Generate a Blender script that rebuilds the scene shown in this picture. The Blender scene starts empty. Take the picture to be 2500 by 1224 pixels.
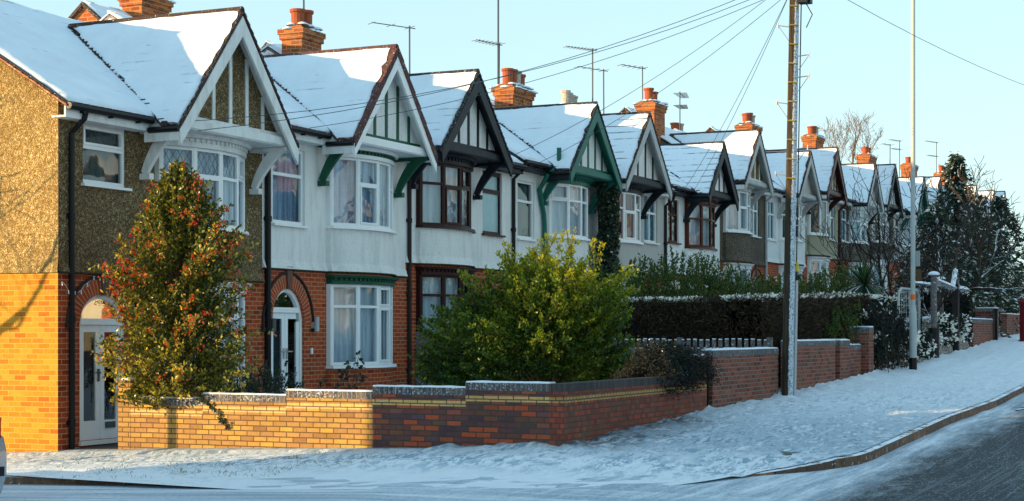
import bpy, math, random
import numpy as np
from mathutils import Vector, noise as mn
random.seed(7); RNG = np.random.default_rng(7)
scn = bpy.context.scene
COL = scn.collection
rad = math.radians
U = random.uniform

# ------------------------------------------------------------------ helpers
def N(x, y, z=0.0): return mn.noise(Vector((x, y, z)))
def lerp(a, b, t): return a + (b - a) * t
def pl(tab, x):
    if x <= tab[0][0]: return tab[0][1]
    for (a, va), (b, vb) in zip(tab, tab[1:]):
        if x <= b: return va + (vb - va) * (x - a) / (b - a)
    return tab[-1][1]

def tag(o, label=None, cat=None, group=None, kind=None):
    if label: o['label'] = label
    if cat: o['category'] = cat
    if group: o['group'] = group
    if kind: o['kind'] = kind
    return o
def thing(name, loc, label, cat, group=None):
    o = bpy.data.objects.new(name, None); COL.objects.link(o); o.location = loc
    o.empty_display_size = 0.2
    return tag(o, label, cat, group)
def origin(parent):
    p = parent
    while p is not None and p.parent is not None: p = p.parent
    return Vector(p.location) if p is not None else Vector((0, 0, 0))
def copy_tree(o, parent=None):
    c = o.copy(); COL.objects.link(c)
    if parent: c.parent = parent
    for ch in list(o.children): copy_tree(ch, c)
    return c

class MB:
    """collects faces in world metres; build() links them as one mesh object"""
    def __init__(s): s.v = []; s.f = []; s.m = []; s.uv = []
    def face(s, pts, m=0, uv=None):
        pts = [Vector(p) for p in pts]
        n = Vector((0, 0, 0))
        for i in range(len(pts)):
            a, b = pts[i], pts[(i + 1) % len(pts)]
            n += Vector(((a.y - b.y) * (a.z + b.z), (a.z - b.z) * (a.x + b.x), (a.x - b.x) * (a.y + b.y)))
        if n.length > 0: n.normalize()
        if uv is None:
            if abs(n.z) > .8: uv = [(p.x, p.y) for p in pts]
            else:
                t = Vector((0, 0, 1)).cross(n)
                t = t.normalized() if t.length > 1e-6 else Vector((1, 0, 0))
                uv = [(p.dot(t), p.z) for p in pts]
        k = len(s.v); s.v += [tuple(p) for p in pts]
        s.f.append(tuple(range(k, k + len(pts)))); s.m.append(m); s.uv.append(uv)
    def hexa(s, c, m=0, skip=()):
        # c: 8 corners, bottom 4 then top 4 (counter-clockwise from above)
        fs = dict(b=(3, 2, 1, 0), t=(4, 5, 6, 7), a=(0, 1, 5, 4), c=(1, 2, 6, 5), d=(2, 3, 7, 6), e=(3, 0, 4, 7))
        for k, f in fs.items():
            if k not in skip: s.face([c[i] for i in f], m)
    def box(s, x0, x1, y0, y1, z0, z1, m=0):
        s.hexa([(x0, y0, z0), (x1, y0, z0), (x1, y1, z0), (x0, y1, z0), (x0, y0, z1), (x1, y0, z1), (x1, y1, z1), (x0, y1, z1)], m)
    def tbox(s, T, u0, u1, d0, d1, z0, z1, m=0):
        s.hexa([T(u0, d0, z0), T(u1, d0, z0), T(u1, d1, z0), T(u0, d1, z0), T(u0, d0, z1), T(u1, d0, z1), T(u1, d1, z1), T(u0, d1, z1)], m)
    def prism_y(s, poly, y0, y1, m=0):
        # poly in (x,z), counter-clockwise seen from -y
        n = len(poly)
        s.face([(x, y0, z) for x, z in poly], m); s.face([(x, y1, z) for x, z in reversed(poly)], m)
        for i in range(n):
            (a, b), (c, d) = poly[i], poly[(i + 1) % n]
            s.face([(a, y0, b), (a, y1, b), (c, y1, d), (c, y0, d)], m)
    def prism_x(s, poly, x0, x1, m=0):
        n = len(poly)
        s.face([(x0, y, z) for y, z in reversed(poly)], m); s.face([(x1, y, z) for y, z in poly], m)
        for i in range(n):
            (a, b), (c, d) = poly[i], poly[(i + 1) % n]
            s.face([(x0, a, b), (x0, c, d), (x1, c, d), (x1, a, b)], m)
    def tube(s, pts, radii, n=6, m=0, cap=True):
        pts = [Vector(p) for p in pts]
        if not hasattr(radii, '__len__'): radii = [radii] * len(pts)
        rings = []; ref = None; L = 0
        for i, p in enumerate(pts):
            d = (pts[min(i + 1, len(pts) - 1)] - pts[max(i - 1, 0)])
            if d.length < 1e-9: d = Vector((0, 0, 1))
            d.normalize()
            if ref is None or abs(ref.dot(d)) > .98: ref = Vector((1, 0, 0)) if abs(d.x) < .8 else Vector((0, 1, 0))
            a = (ref - d * ref.dot(d)).normalized(); b = d.cross(a); ref = a
            rings.append([p + (a * math.cos(2 * math.pi * j / n) + b * math.sin(2 * math.pi * j / n)) * radii[i] for j in range(n)])
        k = len(s.v)
        for r in rings: s.v += [tuple(p) for p in r]
        for i in range(len(rings) - 1):
            L2 = L + (pts[i + 1] - pts[i]).length
            for j in range(n):
                j2 = (j + 1) % n
                s.f.append((k + i * n + j, k + i * n + j2, k + (i + 1) * n + j2, k + (i + 1) * n + j)); s.m.append(m)
                s.uv.append([(j / n, L), ((j + 1) / n, L), ((j + 1) / n, L2), (j / n, L2)])
            L = L2
        if cap:
            s.face(list(reversed(rings[0])), m); s.face(rings[-1], m)
    def lathe(s, c, prof, n=14, m=0):
        for (r0, z0), (r1, z1) in zip(prof, prof[1:]):
            for j in range(n):
                a, b = 2 * math.pi * j / n, 2 * math.pi * (j + 1) / n
                P = lambda r, t, z: (c[0] + r * math.cos(t), c[1] + r * math.sin(t), c[2] + z)
                pts = [P(r0, a, z0), P(r0, b, z0), P(r1, b, z1), P(r1, a, z1)]
                if r0 < 1e-6: pts = [pts[0], pts[2], pts[3]]
                elif r1 < 1e-6: pts = pts[:3]
                s.face(pts, m)
    def build(s, name, mats, parent=None, smooth=False, merge=False):
        me = bpy.data.meshes.new(name)
        o0 = origin(parent)
        v = np.array(s.v, dtype=np.float32).reshape(-1, 3) - np.array(o0, dtype=np.float32)
        me.from_pydata(v.tolist(), [], s.f)
        if not isinstance(mats, (list, tuple)): mats = [mats]
        for mt in mats: me.materials.append(mt)
        me.polygons.foreach_set('material_index', s.m)
        uvl = me.uv_layers.new(name='UVMap')
        uvl.data.foreach_set('uv', np.array([c for f in s.uv for p in f for c in p], dtype=np.float32))
        if smooth:
            me.polygons.foreach_set('use_smooth', [True] * len(s.f))
        me.update()
        if merge or smooth:
            import bmesh
            bm = bmesh.new(); bm.from_mesh(me); bmesh.ops.remove_doubles(bm, verts=bm.verts, dist=1e-5); bm.to_mesh(me); bm.free()
        o = bpy.data.objects.new(name, me); COL.objects.link(o)
        if parent is not None: o.parent = parent
        return o

# ------------------------------------------------------------------ materials
def newmat(name):
    m = bpy.data.materials.new(name); m.use_nodes = True
    nt = m.node_tree; b = nt.nodes['Principled BSDF']
    return m, nt, b
class G:
    """tiny node helper"""
    def __init__(s, nt): s.nt = nt
    def n(s, t, **kw):
        x = s.nt.nodes.new(t)
        for k, v in kw.items():
            if k in x.inputs.keys() if hasattr(x.inputs, 'keys') else False: x.inputs[k].default_value = v
            else: setattr(x, k, v)
        return x
    def l(s, a, b): s.nt.links.new(a, b)
    def coord(s, kind='Object', scale=(1, 1, 1)):
        t = s.n('ShaderNodeTexCoord'); mp = s.n('ShaderNodeMapping'); mp.inputs['Scale'].default_value = scale
        s.l(t.outputs[kind], mp.inputs[0]); return mp.outputs[0]
    def noise(s, vec, scale, detail=4, rough=.55):
        x = s.n('ShaderNodeTexNoise'); x.inputs['Scale'].default_value = scale; x.inputs['Detail'].default_value = detail
        x.inputs['Roughness'].default_value = rough
        if vec is not None: s.l(vec, x.inputs['Vector'])
        return x.outputs['Fac']
    def ramp(s, fac, stops, interp='LINEAR'):
        x = s.n('ShaderNodeValToRGB'); cr = x.color_ramp; cr.interpolation = interp
        while len(cr.elements) < len(stops): cr.elements.new(.5)
        for e, (p, c) in zip(cr.elements, stops):
            e.position = p; e.color = (c, c, c, 1) if not hasattr(c, '__len__') else (*c, 1)
        s.l(fac, x.inputs[0]); return x.outputs[0]
    def mix(s, f, a, b, mode='MIX'):
        x = s.n('ShaderNodeMix'); x.data_type = 'RGBA'; x.blend_type = mode
        for val, sock in ((f, x.inputs[0]), (a, x.inputs[6]), (b, x.inputs[7])):
            if hasattr(val, 'is_linked') or hasattr(val, 'links'): s.l(val, sock)
            elif hasattr(val, '__len__'): sock.default_value = (*val, 1)
            else: sock.default_value = val
        return x.outputs[2]
    def math(s, op, a, b=None, c=None):
        x = s.n('ShaderNodeMath'); x.operation = op
        for i, val in enumerate((a, b, c)):
            if val is None: continue
            if hasattr(val, 'links'): s.l(val, x.inputs[i])
            else: x.inputs[i].default_value = val
        return x.outputs[0]
    def bump(s, h, strength=.4, dist=.01, b=None):
        x = s.n('ShaderNodeBump'); x.inputs['Strength'].default_value = strength; x.inputs['Distance'].default_value = dist
        s.l(h, x.inputs['Height']); 
        if b is not None: s.l(x.outputs[0], b.inputs['Normal'])
        return x.outputs[0]
    def upness(s, lo=.3, hi=.7):
        g = s.n('ShaderNodeNewGeometry'); sp = s.n('ShaderNodeSeparateXYZ'); s.l(g.outputs['Normal'], sp.inputs[0])
        mr = s.n('ShaderNodeMapRange'); mr.inputs[1].default_value = lo; mr.inputs[2].default_value = hi
        s.l(sp.outputs[2], mr.inputs[0]); return mr.outputs[0]

SNOWC = (.74, .83, .92)
def mat_snow(name, tint=SNOWC, dirt=0.0, tuft=0.0, rough_b=.35):
    m, nt, b = newmat(name); g = G(nt)
    v = g.coord('Object')
    n1 = g.noise(v, 2.2, 6, .6); n2 = g.noise(v, 38, 3, .6)
    c = g.mix(g.ramp(n1, [(.3, 0), (.75, 1)]), tuple(x * .93 for x in tint), tint)
    if tuft > 0:
        n3 = g.noise(g.coord('Object', (1, 1, .3)), 3.1, 8, .75)
        c = g.mix(g.ramp(n3, [(.60, 0), (.70, tuft)]), c, (.17, .20, .19))
    if dirt > 0:
        n4 = g.noise(v, 1.1, 8, .7)
        c = g.mix(g.ramp(n4, [(.5, 0), (.72, dirt)]), c, (.28, .31, .36))
    g.l(c, b.inputs['Base Color']); b.inputs['Roughness'].default_value = .6
    b.inputs['Specular IOR Level'].default_value = .25
    hgt = g.math('ADD', g.math('MULTIPLY', n1, .5), g.math('MULTIPLY', n2, rough_b * .4))
    g.bump(hgt, .6, .06, b)
    return m
def mat_roof_snow_streak(name):
    m, nt, b = newmat(name); g = G(nt)
    v = g.coord('Object')
    w = g.n('ShaderNodeTexWave'); w.wave_type = 'BANDS'; w.bands_direction = 'Z'
    w.inputs['Scale'].default_value = 1.55; w.inputs['Distortion'].default_value = .5; w.inputs['Detail'].default_value = 2; w.inputs['Detail Scale'].default_value = 3
    g.l(v, w.inputs['Vector'])
    n = g.noise(v, 1.6, 5, .6)
    f = g.math('MULTIPLY', g.ramp(w.outputs['Fac'], [(.93, 0), (.985, 1)]), g.ramp(n, [(.42, 0), (.56, 1)]))
    c = g.mix(f, SNOWC, (.10, .11, .13))
    g.l(c, b.inputs['Base Color']); b.inputs['Roughness'].default_value = .6
    g.bump(g.noise(v, 12, 4), .35, .03, b)
    return m
def mat_pebble(name, dark, mid, light, sc=62):
    m, nt, b = newmat(name); g = G(nt)
    v = g.coord('Object')
    vo = g.n('ShaderNodeTexVoronoi'); vo.inputs['Scale'].default_value = sc; g.l(v, vo.inputs['Vector'])
    sp = g.n('ShaderNodeSeparateColor'); g.l(vo.outputs['Color'], sp.inputs[0])
    big = g.noise(v, 1.1, 5, .6)
    c = g.ramp(sp.outputs[0], [(0, dark), (.38, mid), (.74, mid), (.9, light), (1, light)])
    n15 = g.noise(v, 14, 4, .7)
    c = g.mix(g.ramp(n15, [(.42, .0), (.6, .65)]), c, dark)
    c = g.mix(g.ramp(big, [(.36, .4), (.6, 0)]), c, tuple(x * .7 for x in dark))
    g.l(c, b.inputs['Base Color']); b.inputs['Roughness'].default_value = .9
    b.inputs['Specular IOR Level'].default_value = .15
    g.bump(g.math('ADD', vo.outputs['Distance'], g.math('MULTIPLY', n15, .6)), .9, .02, b)
    return m
def mat_render(name, col, dirt=(.30, .30, .27), amt=.35):
    m, nt, b = newmat(name); g = G(nt)
    v = g.coord('Object')
    fine = g.noise(v, 48, 4, .7); st = g.noise(g.coord('Object', (1, 1, .18)), 5, 7, .65); spk = g.noise(v, 26, 2)
    c = g.mix(g.ramp(st, [(.46, 0), (.72, amt)]), col, dirt)
    c = g.mix(g.ramp(spk, [(.63, 0), (.70, .5)]), c, dirt)
    c = g.mix(g.ramp(fine, [(.3, .35), (.55, 0)]), c, tuple(x * .65 for x in col))
    g.l(c, b.inputs['Base Color']); b.inputs['Roughness'].default_value = .92
    b.inputs['Specular IOR Level'].default_value = .1
    g.bump(fine, .8, .018, b)
    return m
def mat_brick(name, stops, mortar, frost=0.0, bw=.225, bh=.075, offset=.5, moss=0.0):
    m, nt, b = newmat(name); g = G(nt)
    uv = g.coord('UV')
    br = g.n('ShaderNodeTexBrick'); br.offset = offset; br.squash = 1
    br.inputs['Color1'].default_value = (0, 0, 0, 1); br.inputs['Color2'].default_value = (1, 1, 1, 1); br.inputs['Mortar'].default_value = (.5, .5, .5, 1)
    br.inputs['Scale'].default_value = 1; br.inputs['Mortar Size'].default_value = .0085; br.inputs['Mortar Smooth'].default_value = .25
    br.inputs['Bias'].default_value = 0; br.inputs['Brick Width'].default_value = bw; br.inputs['Row Height'].default_value = bh
    # slightly wandering courses
    wv = g.n('ShaderNodeTexNoise'); wv.inputs['Scale'].default_value = 3.5; g.l(uv, wv.inputs['Vector'])
    ad = g.n('ShaderNodeVectorMath'); ad.operation = 'MULTIPLY_ADD'; g.l(wv.outputs['Color'], ad.inputs[0]); ad.inputs[1].default_value = (.008, .008, 0); g.l(uv, ad.inputs[2])
    g.l(ad.outputs[0], br.inputs['Vector'])
    c = g.ramp(br.outputs['Color'], stops)
    v = g.coord('Object')
    n1 = g.noise(v, 22, 5, .65); n2 = g.noise(v, 1.3, 5, .6)
    c = g.mix(g.ramp(n1, [(.35, .35), (.65, 0)]), c, g.mix(1, c, (.45, .42, .42), 'MULTIPLY'))
    c = g.mix(g.ramp(n2, [(.4, .0), (.75, .35)]), c, g.mix(1, c, (.4, .4, .4), 'MULTIPLY'))
    c = g.mix(br.outputs['Fac'], c, mortar)
    if moss:
        c = g.mix(g.ramp(g.noise(v, 2.5, 6, .7), [(.5, 0), (.7, moss)]), c, (.16, .16, .09))
    if frost:
        f = g.ramp(g.noise(v, 30, 6, .75), [(.66 - .22 * frost, 0), (.74 - .14 * frost, .9)])
        f2 = g.ramp(g.noise(v, 1.7, 3, .5), [(.35, .15), (.62, 1)])
        c = g.mix(g.math('MULTIPLY', f, f2), c, (.78, .82, .88))
    g.l(c, b.inputs['Base Color']); b.inputs['Roughness'].default_value = .85; b.inputs['Specular IOR Level'].default_value = .2
    inv = g.math('SUBTRACT', 1.0, br.outputs['Fac'])
    g.bump(g.math('ADD', inv, g.math('MULTIPLY', n1, .35)), .7, .012, b)
    return m
def mat_paint(name, col, rough=.45, dirt=.25, dcol=None, sc=6):
    m, nt, b = newmat(name); g = G(nt)
    v = g.coord('Object', (1, 1, .35))
    n = g.noise(v, sc, 7, .7)
    c = g.mix(g.ramp(n, [(.45, 0), (.75, dirt)]), col, dcol if dcol else tuple(x * .45 for x in col))
    g.l(c, b.inputs['Base Color']); b.inputs['Roughness'].default_value = rough
    b.inputs['Specular IOR Level'].default_value = .18
    g.bump(g.noise(v, 40, 3), .12, .004, b)
    return m
def mat_plain(name, col, rough=.6, metal=0, nsc=30, namt=.3):
    m, nt, b = newmat(name); g = G(nt)
    n = g.noise(g.coord('Object'), nsc, 4, .6)
    g.l(g.mix(g.ramp(n, [(.3, namt), (.7, 0)]), col, tuple(x * .55 for x in col)), b.inputs['Base Color'])
    b.inputs['Roughness'].default_value = rough; b.inputs['Metallic'].default_value = metal; b.inputs['Specular IOR Level'].default_value = .25
    g.bump(n, .2, .006, b)
    return m
def mat_snowtop(name, col, lo=.25, hi=.6, speck=0.0, rough=.85, nsc=14, col2=None):
    """bark, stone or metal that carries snow wherever the surface faces up"""
    m, nt, b = newmat(name); g = G(nt)
    v = g.coord('Object')
    n = g.noise(v, nsc, 5, .65)
    c = g.mix(g.ramp(n, [(.35, 0), (.65, 1)]), col2 if col2 else tuple(x * .5 for x in col), col)
    up = g.upness(lo, hi)
    f = g.math('MULTIPLY', up, g.ramp(g.noise(v, 5, 5, .7), [(.36, 0), (.5, 1)]))
    if speck: f = g.math('MAXIMUM', f, g.ramp(g.noise(v, 24, 5, .7), [(.62 - .2 * speck, 0), (.68 - .12 * speck, .85)]))
    c = g.mix(f, c, SNOWC)
    g.l(c, b.inputs['Base Color']); b.inputs['Roughness'].default_value = rough; b.inputs['Specular IOR Level'].default_value = .2
    g.bump(n, .5, .02, b)
    return m
def mat_glass(name, refl=1.0, wav=.05):
    m, nt, b = newmat(name); g = G(nt)
    nt.nodes.remove(b); out = nt.nodes['Material Output']
    v = g.coord('Object')
    h = g.noise(v, 1.7, 2, .4)
    bp = g.n('ShaderNodeBump'); bp.inputs['Strength'].default_value = wav; bp.inputs['Distance'].default_value = .12; g.l(h, bp.inputs['Height'])
    gl = g.n('ShaderNodeBsdfGlossy'); gl.inputs['Roughness'].default_value = .02; g.l(bp.outputs[0], gl.inputs['Normal'])
    gl.inputs['Color'].default_value = (.95, .97, 1, 1)
    tr = g.n('ShaderNodeBsdfTransparent'); tr.inputs['Color'].default_value = (.82, .88, .90, 1)
    fr = g.n('ShaderNodeFresnel'); fr.inputs['IOR'].default_value = 1.75
    f = g.math('MINIMUM', g.math('MULTIPLY_ADD', fr.outputs[0], 1.15 * refl, .03), 1.0)
    mx = g.n('ShaderNodeMixShader'); g.l(f, mx.inputs[0]); g.l(tr.outputs[0], mx.inputs[1]); g.l(gl.outputs[0], mx.inputs[2])
    g.l(mx.outputs[0], out.inputs['Surface']); return m
def mat_curtain(name, col, col2, folds=9):
    m, nt, b = newmat(name); g = G(nt)
    w = g.noise(g.coord('Object', (1, 1, .06)), folds, 4, .6)
    pat = g.noise(g.coord('Object'), 26, 3, .7)
    c = g.mix(g.ramp(w, [(.36, 0), (.6, 1)]), col2, col)
    c = g.mix(g.ramp(pat, [(.5, 0), (.7, .25)]), c, tuple(min(1, x * 1.5) for x in col))
    g.l(c, b.inputs['Base Color']); b.inputs['Roughness'].default_value = .95; return m
def mat_leaf(name, stops, trans=.45, gloss=.35):
    m, nt, b = newmat(name); g = G(nt)
    uv = g.n('ShaderNodeTexCoord'); sp = g.n('ShaderNodeSeparateXYZ'); g.l(uv.outputs['UV'], sp.inputs[0])
    c = g.ramp(sp.outputs[0], stops)
    g.l(c, b.inputs['Base Color']); b.inputs['Roughness'].default_value = gloss
    b.inputs['Specular IOR Level'].default_value = .35
    tl = g.n('ShaderNodeBsdfTranslucent'); g.l(g.mix(1, c, (2.3, 2.0, .5), 'MULTIPLY'), tl.inputs['Color'])
    mx = g.n('ShaderNodeMixShader'); mx.inputs[0].default_value = trans
    g.l(b.outputs[0], mx.inputs[1]); g.l(tl.outputs[0], mx.inputs[2]); g.l(mx.outputs[0], nt.nodes['Material Output'].inputs['Surface'])
    return m

M = {}
M['snow'] = mat_snow('snow_ground', tuft=.8)
M['snow_path'] = mat_snow('trodden_snow', tint=(.72, .77, .84), dirt=.75)
def mat_roof_snow():
    m, nt, b = newmat('roof_snow'); g = G(nt); v = g.coord('Object')
    w = g.n('ShaderNodeTexWave'); w.wave_type = 'BANDS'; w.bands_direction = 'Z'; w.inputs['Scale'].default_value = 1.9; w.inputs['Distortion'].default_value = 1.2; w.inputs['Detail'].default_value = 3; g.l(v, w.inputs['Vector'])
    n1 = g.noise(v, 1.6, 6, .6); n2 = g.noise(v, 28, 4, .65); n3 = g.noise(v, .9, 5, .6)
    c = g.mix(g.ramp(n1, [(.35, 0), (.7, 1)]), tuple(x * .9 for x in SNOWC), SNOWC)
    thin = g.math('MULTIPLY', g.ramp(w.outputs['Fac'], [(.9, 0), (.99, 1)]), g.ramp(n3, [(.58, 0), (.68, .8)]))
    c = g.mix(thin, c, (.22, .26, .32))
    g.l(c, b.inputs['Base Color']); b.inputs['Roughness'].default_value = .6; b.inputs['Specular IOR Level'].default_value = .2
    g.bump(g.math('ADD', g.math('ADD', g.math('MULTIPLY', w.outputs['Fac'], .12), n1), g.math('MULTIPLY', n2, .2)), .5, .05, b); return m
M['snow_roof'] = mat_roof_snow()
M['snow_streak'] = mat_roof_snow_streak('thin_roof_snow')
M['snow_clean'] = mat_snow('clean_snow')
M['tile_brown'] = mat_snowtop('brown_tile', (.07, .045, .04), .97, 1.0, speck=.06)
M['tile_red'] = mat_snowtop('red_brown_tile', (.13, .06, .055), .97, 1.0, speck=.04)
M['tile_sunlit'] = mat_snowtop('sunlit_verge_tile', (.45, .2, .09), .9, 1.0, speck=.3)  # verge tiles tinted orange to imitate low sun on their edges
M['tile_dark'] = mat_snowtop('dark_tile', (.035, .037, .042), .97, 1.0, speck=.1)
M['peb_brown'] = mat_pebble('brown_pebbledash', (.07, .046, .020), (.235, .16, .072), (.56, .47, .31))
M['peb_sunlit'] = mat_pebble('sunlit_pebbledash', (.15, .09, .03), (.47, .33, .12), (.78, .64, .36))  # brown pebbledash in a brighter golden tone, sunlight put into the colour
M['peb_grey'] = mat_pebble('grey_pebbledash', (.07, .06, .045), (.16, .13, .10), (.36, .32, .26))
M['ren_white'] = mat_render('white_render', (.80, .81, .80))
M['ren_bright'] = mat_render('bright_white_render', (.82, .84, .85), amt=.15)
M['ren_grey'] = mat_render('grey_render', (.50, .49, .47))
M['ren_olive'] = mat_render('olive_render', (.36, .34, .24))
M['ren_cream'] = mat_render('cream_render', (.55, .50, .36))
M['brick_red'] = mat_brick('red_house_brick', [(0, (.26, .038, .014)), (.35, (.40, .062, .018)), (.7, (.48, .085, .022)), (1, (.34, .07, .03))], (.44, .24, .14), bw=.235, bh=.082)
M['brick_end_sunlit'] = mat_brick('sunlit_end_brick', [(0, (.44, .17, .012)), (.4, (.52, .25, .018)), (.8, (.55, .30, .03)), (1, (.46, .13, .012))], (.55, .30, .07), bw=.235, bh=.082)  # red house brick tinted orange-yellow to stand in for sunlight on the flank
M['brick_vous'] = mat_brick('arch_brick', [(0, (.34, .055, .02)), (.5, (.46, .08, .025)), (1, (.36, .07, .03))], (.45, .3, .2), bw=.24, bh=.08, offset=0)
M['brick_mix'] = mat_brick('mixed_garden_brick', [(0, (.085, .05, .065)), (.22, (.13, .06, .065)), (.42, (.20, .065, .05)), (.62, (.15, .08, .055)), (.72, (.45, .09, .04)), (.9, (.42, .10, .05)), (1, (.11, .07, .09))], (.065, .05, .04), frost=.05, moss=.15)
M['brick_sunlit'] = mat_brick('sunlit_garden_brick', [(0, (.26, .14, .06)), (.3, (.42, .26, .08)), (.6, (.34, .19, .085)), (1, (.50, .32, .07))], (.10, .06, .03), frost=.0)  # same garden brick in lighter yellow tones, imitating direct sun
M['brick_head'] = mat_brick('red_header_brick', [(0, (.18, .045, .03)), (.3, (.28, .065, .04)), (.55, (.14, .07, .055)), (.8, (.38, .08, .045)), (1, (.24, .06, .045))], (.07, .055, .045), frost=.1, bw=.1125, moss=.3)
M['band'] = mat_brick('yellow_band_brick', [(0, (.60, .38, .12)), (.5, (.68, .44, .16)), (1, (.64, .42, .2))], (.10, .08, .06), frost=.2)
M['band_head'] = mat_brick('yellow_header_brick', [(0, (.40, .24, .07)), (.5, (.50, .30, .10)), (1, (.46, .28, .12))], (.08, .06, .05), frost=.15, bw=.1125)
M['coping'] = mat_brick('blue_coping_brick', [(0, (.05, .06, .08)), (.5, (.08, .09, .11)), (1, (.12, .11, .11))], (.2, .17, .13), frost=.6, bw=.075, bh=1.3, offset=0)
M['coping_clean'] = mat_brick('dark_coping_brick', [(0, (.04, .045, .05)), (.5, (.06, .06, .065)), (1, (.09, .08, .075))], (.05, .045, .04), frost=.05, bw=.075, bh=1.3, offset=0)
M['brick_old'] = mat_brick('old_red_brick', [(0, (.11, .035, .025)), (.5, (.22, .06, .038)), (1, (.30, .085, .05))], (.20, .16, .14), frost=.28, moss=.5)
M['brick_chim'] = mat_brick('chimney_brick', [(0, (.20, .045, .018)), (.4, (.36, .085, .02)), (.75, (.46, .15, .03)), (1, (.16, .05, .03))], (.36, .22, .12), frost=.25, bw=.235, bh=.085, moss=.3)
M['pot'] = mat_plain('clay_pot', (.34, .085, .035), .8, 0, 9, .6)
M['pot_buff'] = mat_snowtop('buff_pot', (.52, .46, .38), .8, 1, speck=.15)
M['white'] = mat_paint('white_upvc', (.80, .82, .83), .35, .12)
M['white_old'] = mat_paint('weathered_white_paint', (.72, .74, .74), .5, .6, (.34, .34, .32))
M['grey_paint'] = mat_paint('weathered_grey_paint', (.44, .46, .46), .6, .5, (.2, .2, .19))
M['black_paint'] = mat_paint('black_paint', (.010, .013, .018), .5, .5, (.04, .05, .065))
M['green_paint'] = mat_paint('dark_green_paint', (.012, .085, .048), .45, .4, (.006, .04, .025))
M['teal_paint'] = mat_paint('teal_green_paint', (.015, .13, .10), .45, .4, (.008, .06, .05))
M['maroon'] = mat_paint('maroon_paint', (.06, .014, .016), .45, .4)
M['brown_frame'] = mat_paint('dark_brown_frame', (.035, .010, .010), .45, .3)
M['red_frame'] = mat_paint('red_brown_frame', (.085, .02, .010), .4, .3)
M['plastic'] = mat_plain('black_plastic', (.006, .007, .009), .45)
M['pipe_grey'] = mat_plain('grey_pipe', (.42, .43, .44), .5)
M['lead'] = mat_plain('lead', (.12, .14, .16), .6)
M['glass'] = mat_glass('window_glass', .55, .02); M['glass_wavy'] = mat_glass('wavy_window_glass', 0.55, .05)
M['glass_frost'] = mat_plain('frosted_glass', (.30, .48, .52), .25, 0, 8, .25)
M['net'] = mat_curtain('net_curtain', (.55, .72, .88), (.16, .28, .44))
M['net_white'] = mat_curtain('white_net_curtain', (.78, .86, .92), (.40, .52, .64))
M['blind'] = mat_curtain('pale_blind', (.30, .60, .74), (.18, .42, .56), 3)
M['curtain_red'] = mat_curtain('red_curtain', (.30, .05, .09), (.12, .02, .05))
M['curtain_warm'] = mat_curtain('warm_curtain', (.45, .30, .24), (.2, .13, .12))
M['dark'] = mat_plain('dark_room', (.018, .02, .024), .9)
M['metal'] = mat_plain('aerial_metal', (.10, .11, .12), .5, .3)
M['metal_light'] = mat_plain('galvanised_steel', (.45, .47, .48), .5, .35)
M['wood_grey'] = mat_snowtop('weathered_wood', (.16, .15, .15), .6, .9, speck=.1)
M['wood_pole'] = None
M['bark'] = mat_snowtop('snowy_bark', (.07, .052, .042), .5, .8)
M['bark_dark'] = mat_snowtop('dark_snowy_bark', (.032, .027, .026), .55, .85)
M['bark_far'] = mat_plain('bare_bark', (.12, .085, .06), .9)
M['stem'] = mat_plain('shrub_stem', (.10, .065, .035), .9)
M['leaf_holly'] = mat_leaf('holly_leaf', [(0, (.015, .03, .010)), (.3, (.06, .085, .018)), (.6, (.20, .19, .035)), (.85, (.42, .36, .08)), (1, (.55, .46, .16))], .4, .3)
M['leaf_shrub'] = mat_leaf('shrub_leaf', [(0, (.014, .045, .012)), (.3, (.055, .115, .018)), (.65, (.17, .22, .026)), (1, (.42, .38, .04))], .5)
M['leaf_privet'] = mat_leaf('privet_leaf', [(0, (.01, .03, .012)), (.6, (.03, .075, .02)), (1, (.10, .15, .03))], .4)
M['leaf_dark'] = mat_leaf('dark_leaf', [(0, (.004, .007, .008)), (.7, (.009, .017, .016)), (1, (.026, .038, .026))], .0, .85)
M['leaf_ivy'] = mat_leaf('ivy_leaf', [(0, (.008, .018, .016)), (.6, (.02, .04, .028)), (1, (.05, .075, .04))], .2)
M['leaf_autumn'] = mat_leaf('yellow_leaf', [(0, (.07, .075, .02)), (1, (.24, .19, .03))], .2)
M['leaf_conifer'] = mat_leaf('conifer_needle', [(0, (.006, .018, .020)), (.6, (.018, .045, .035)), (1, (.05, .085, .035))], .2, .6)
M['leaf_palm'] = mat_leaf('palm_blade', [(0, (.012, .04, .032)), (.7, (.03, .08, .055)), (1, (.10, .17, .10))], .25)
M['twig_hedge'] = mat_leaf('hedge_twig', [(0, (.014, .010, .007)), (.6, (.040, .026, .016)), (1, (.12, .075, .042))], .0, .9)
M['leaf_snow'] = mat_leaf('snow_flake_leaf', [(0, (.70, .74, .80)), (1, (.84, .86, .9))], .1, .7)
M['berry'] = mat_leaf('holly_berry', [(0, (.50, .018, .006)), (1, (.80, .13, .02))], .0, .25)
M['hedge_core'] = mat_plain('hedge_inside', (.012, .011, .009), 1)
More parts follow.
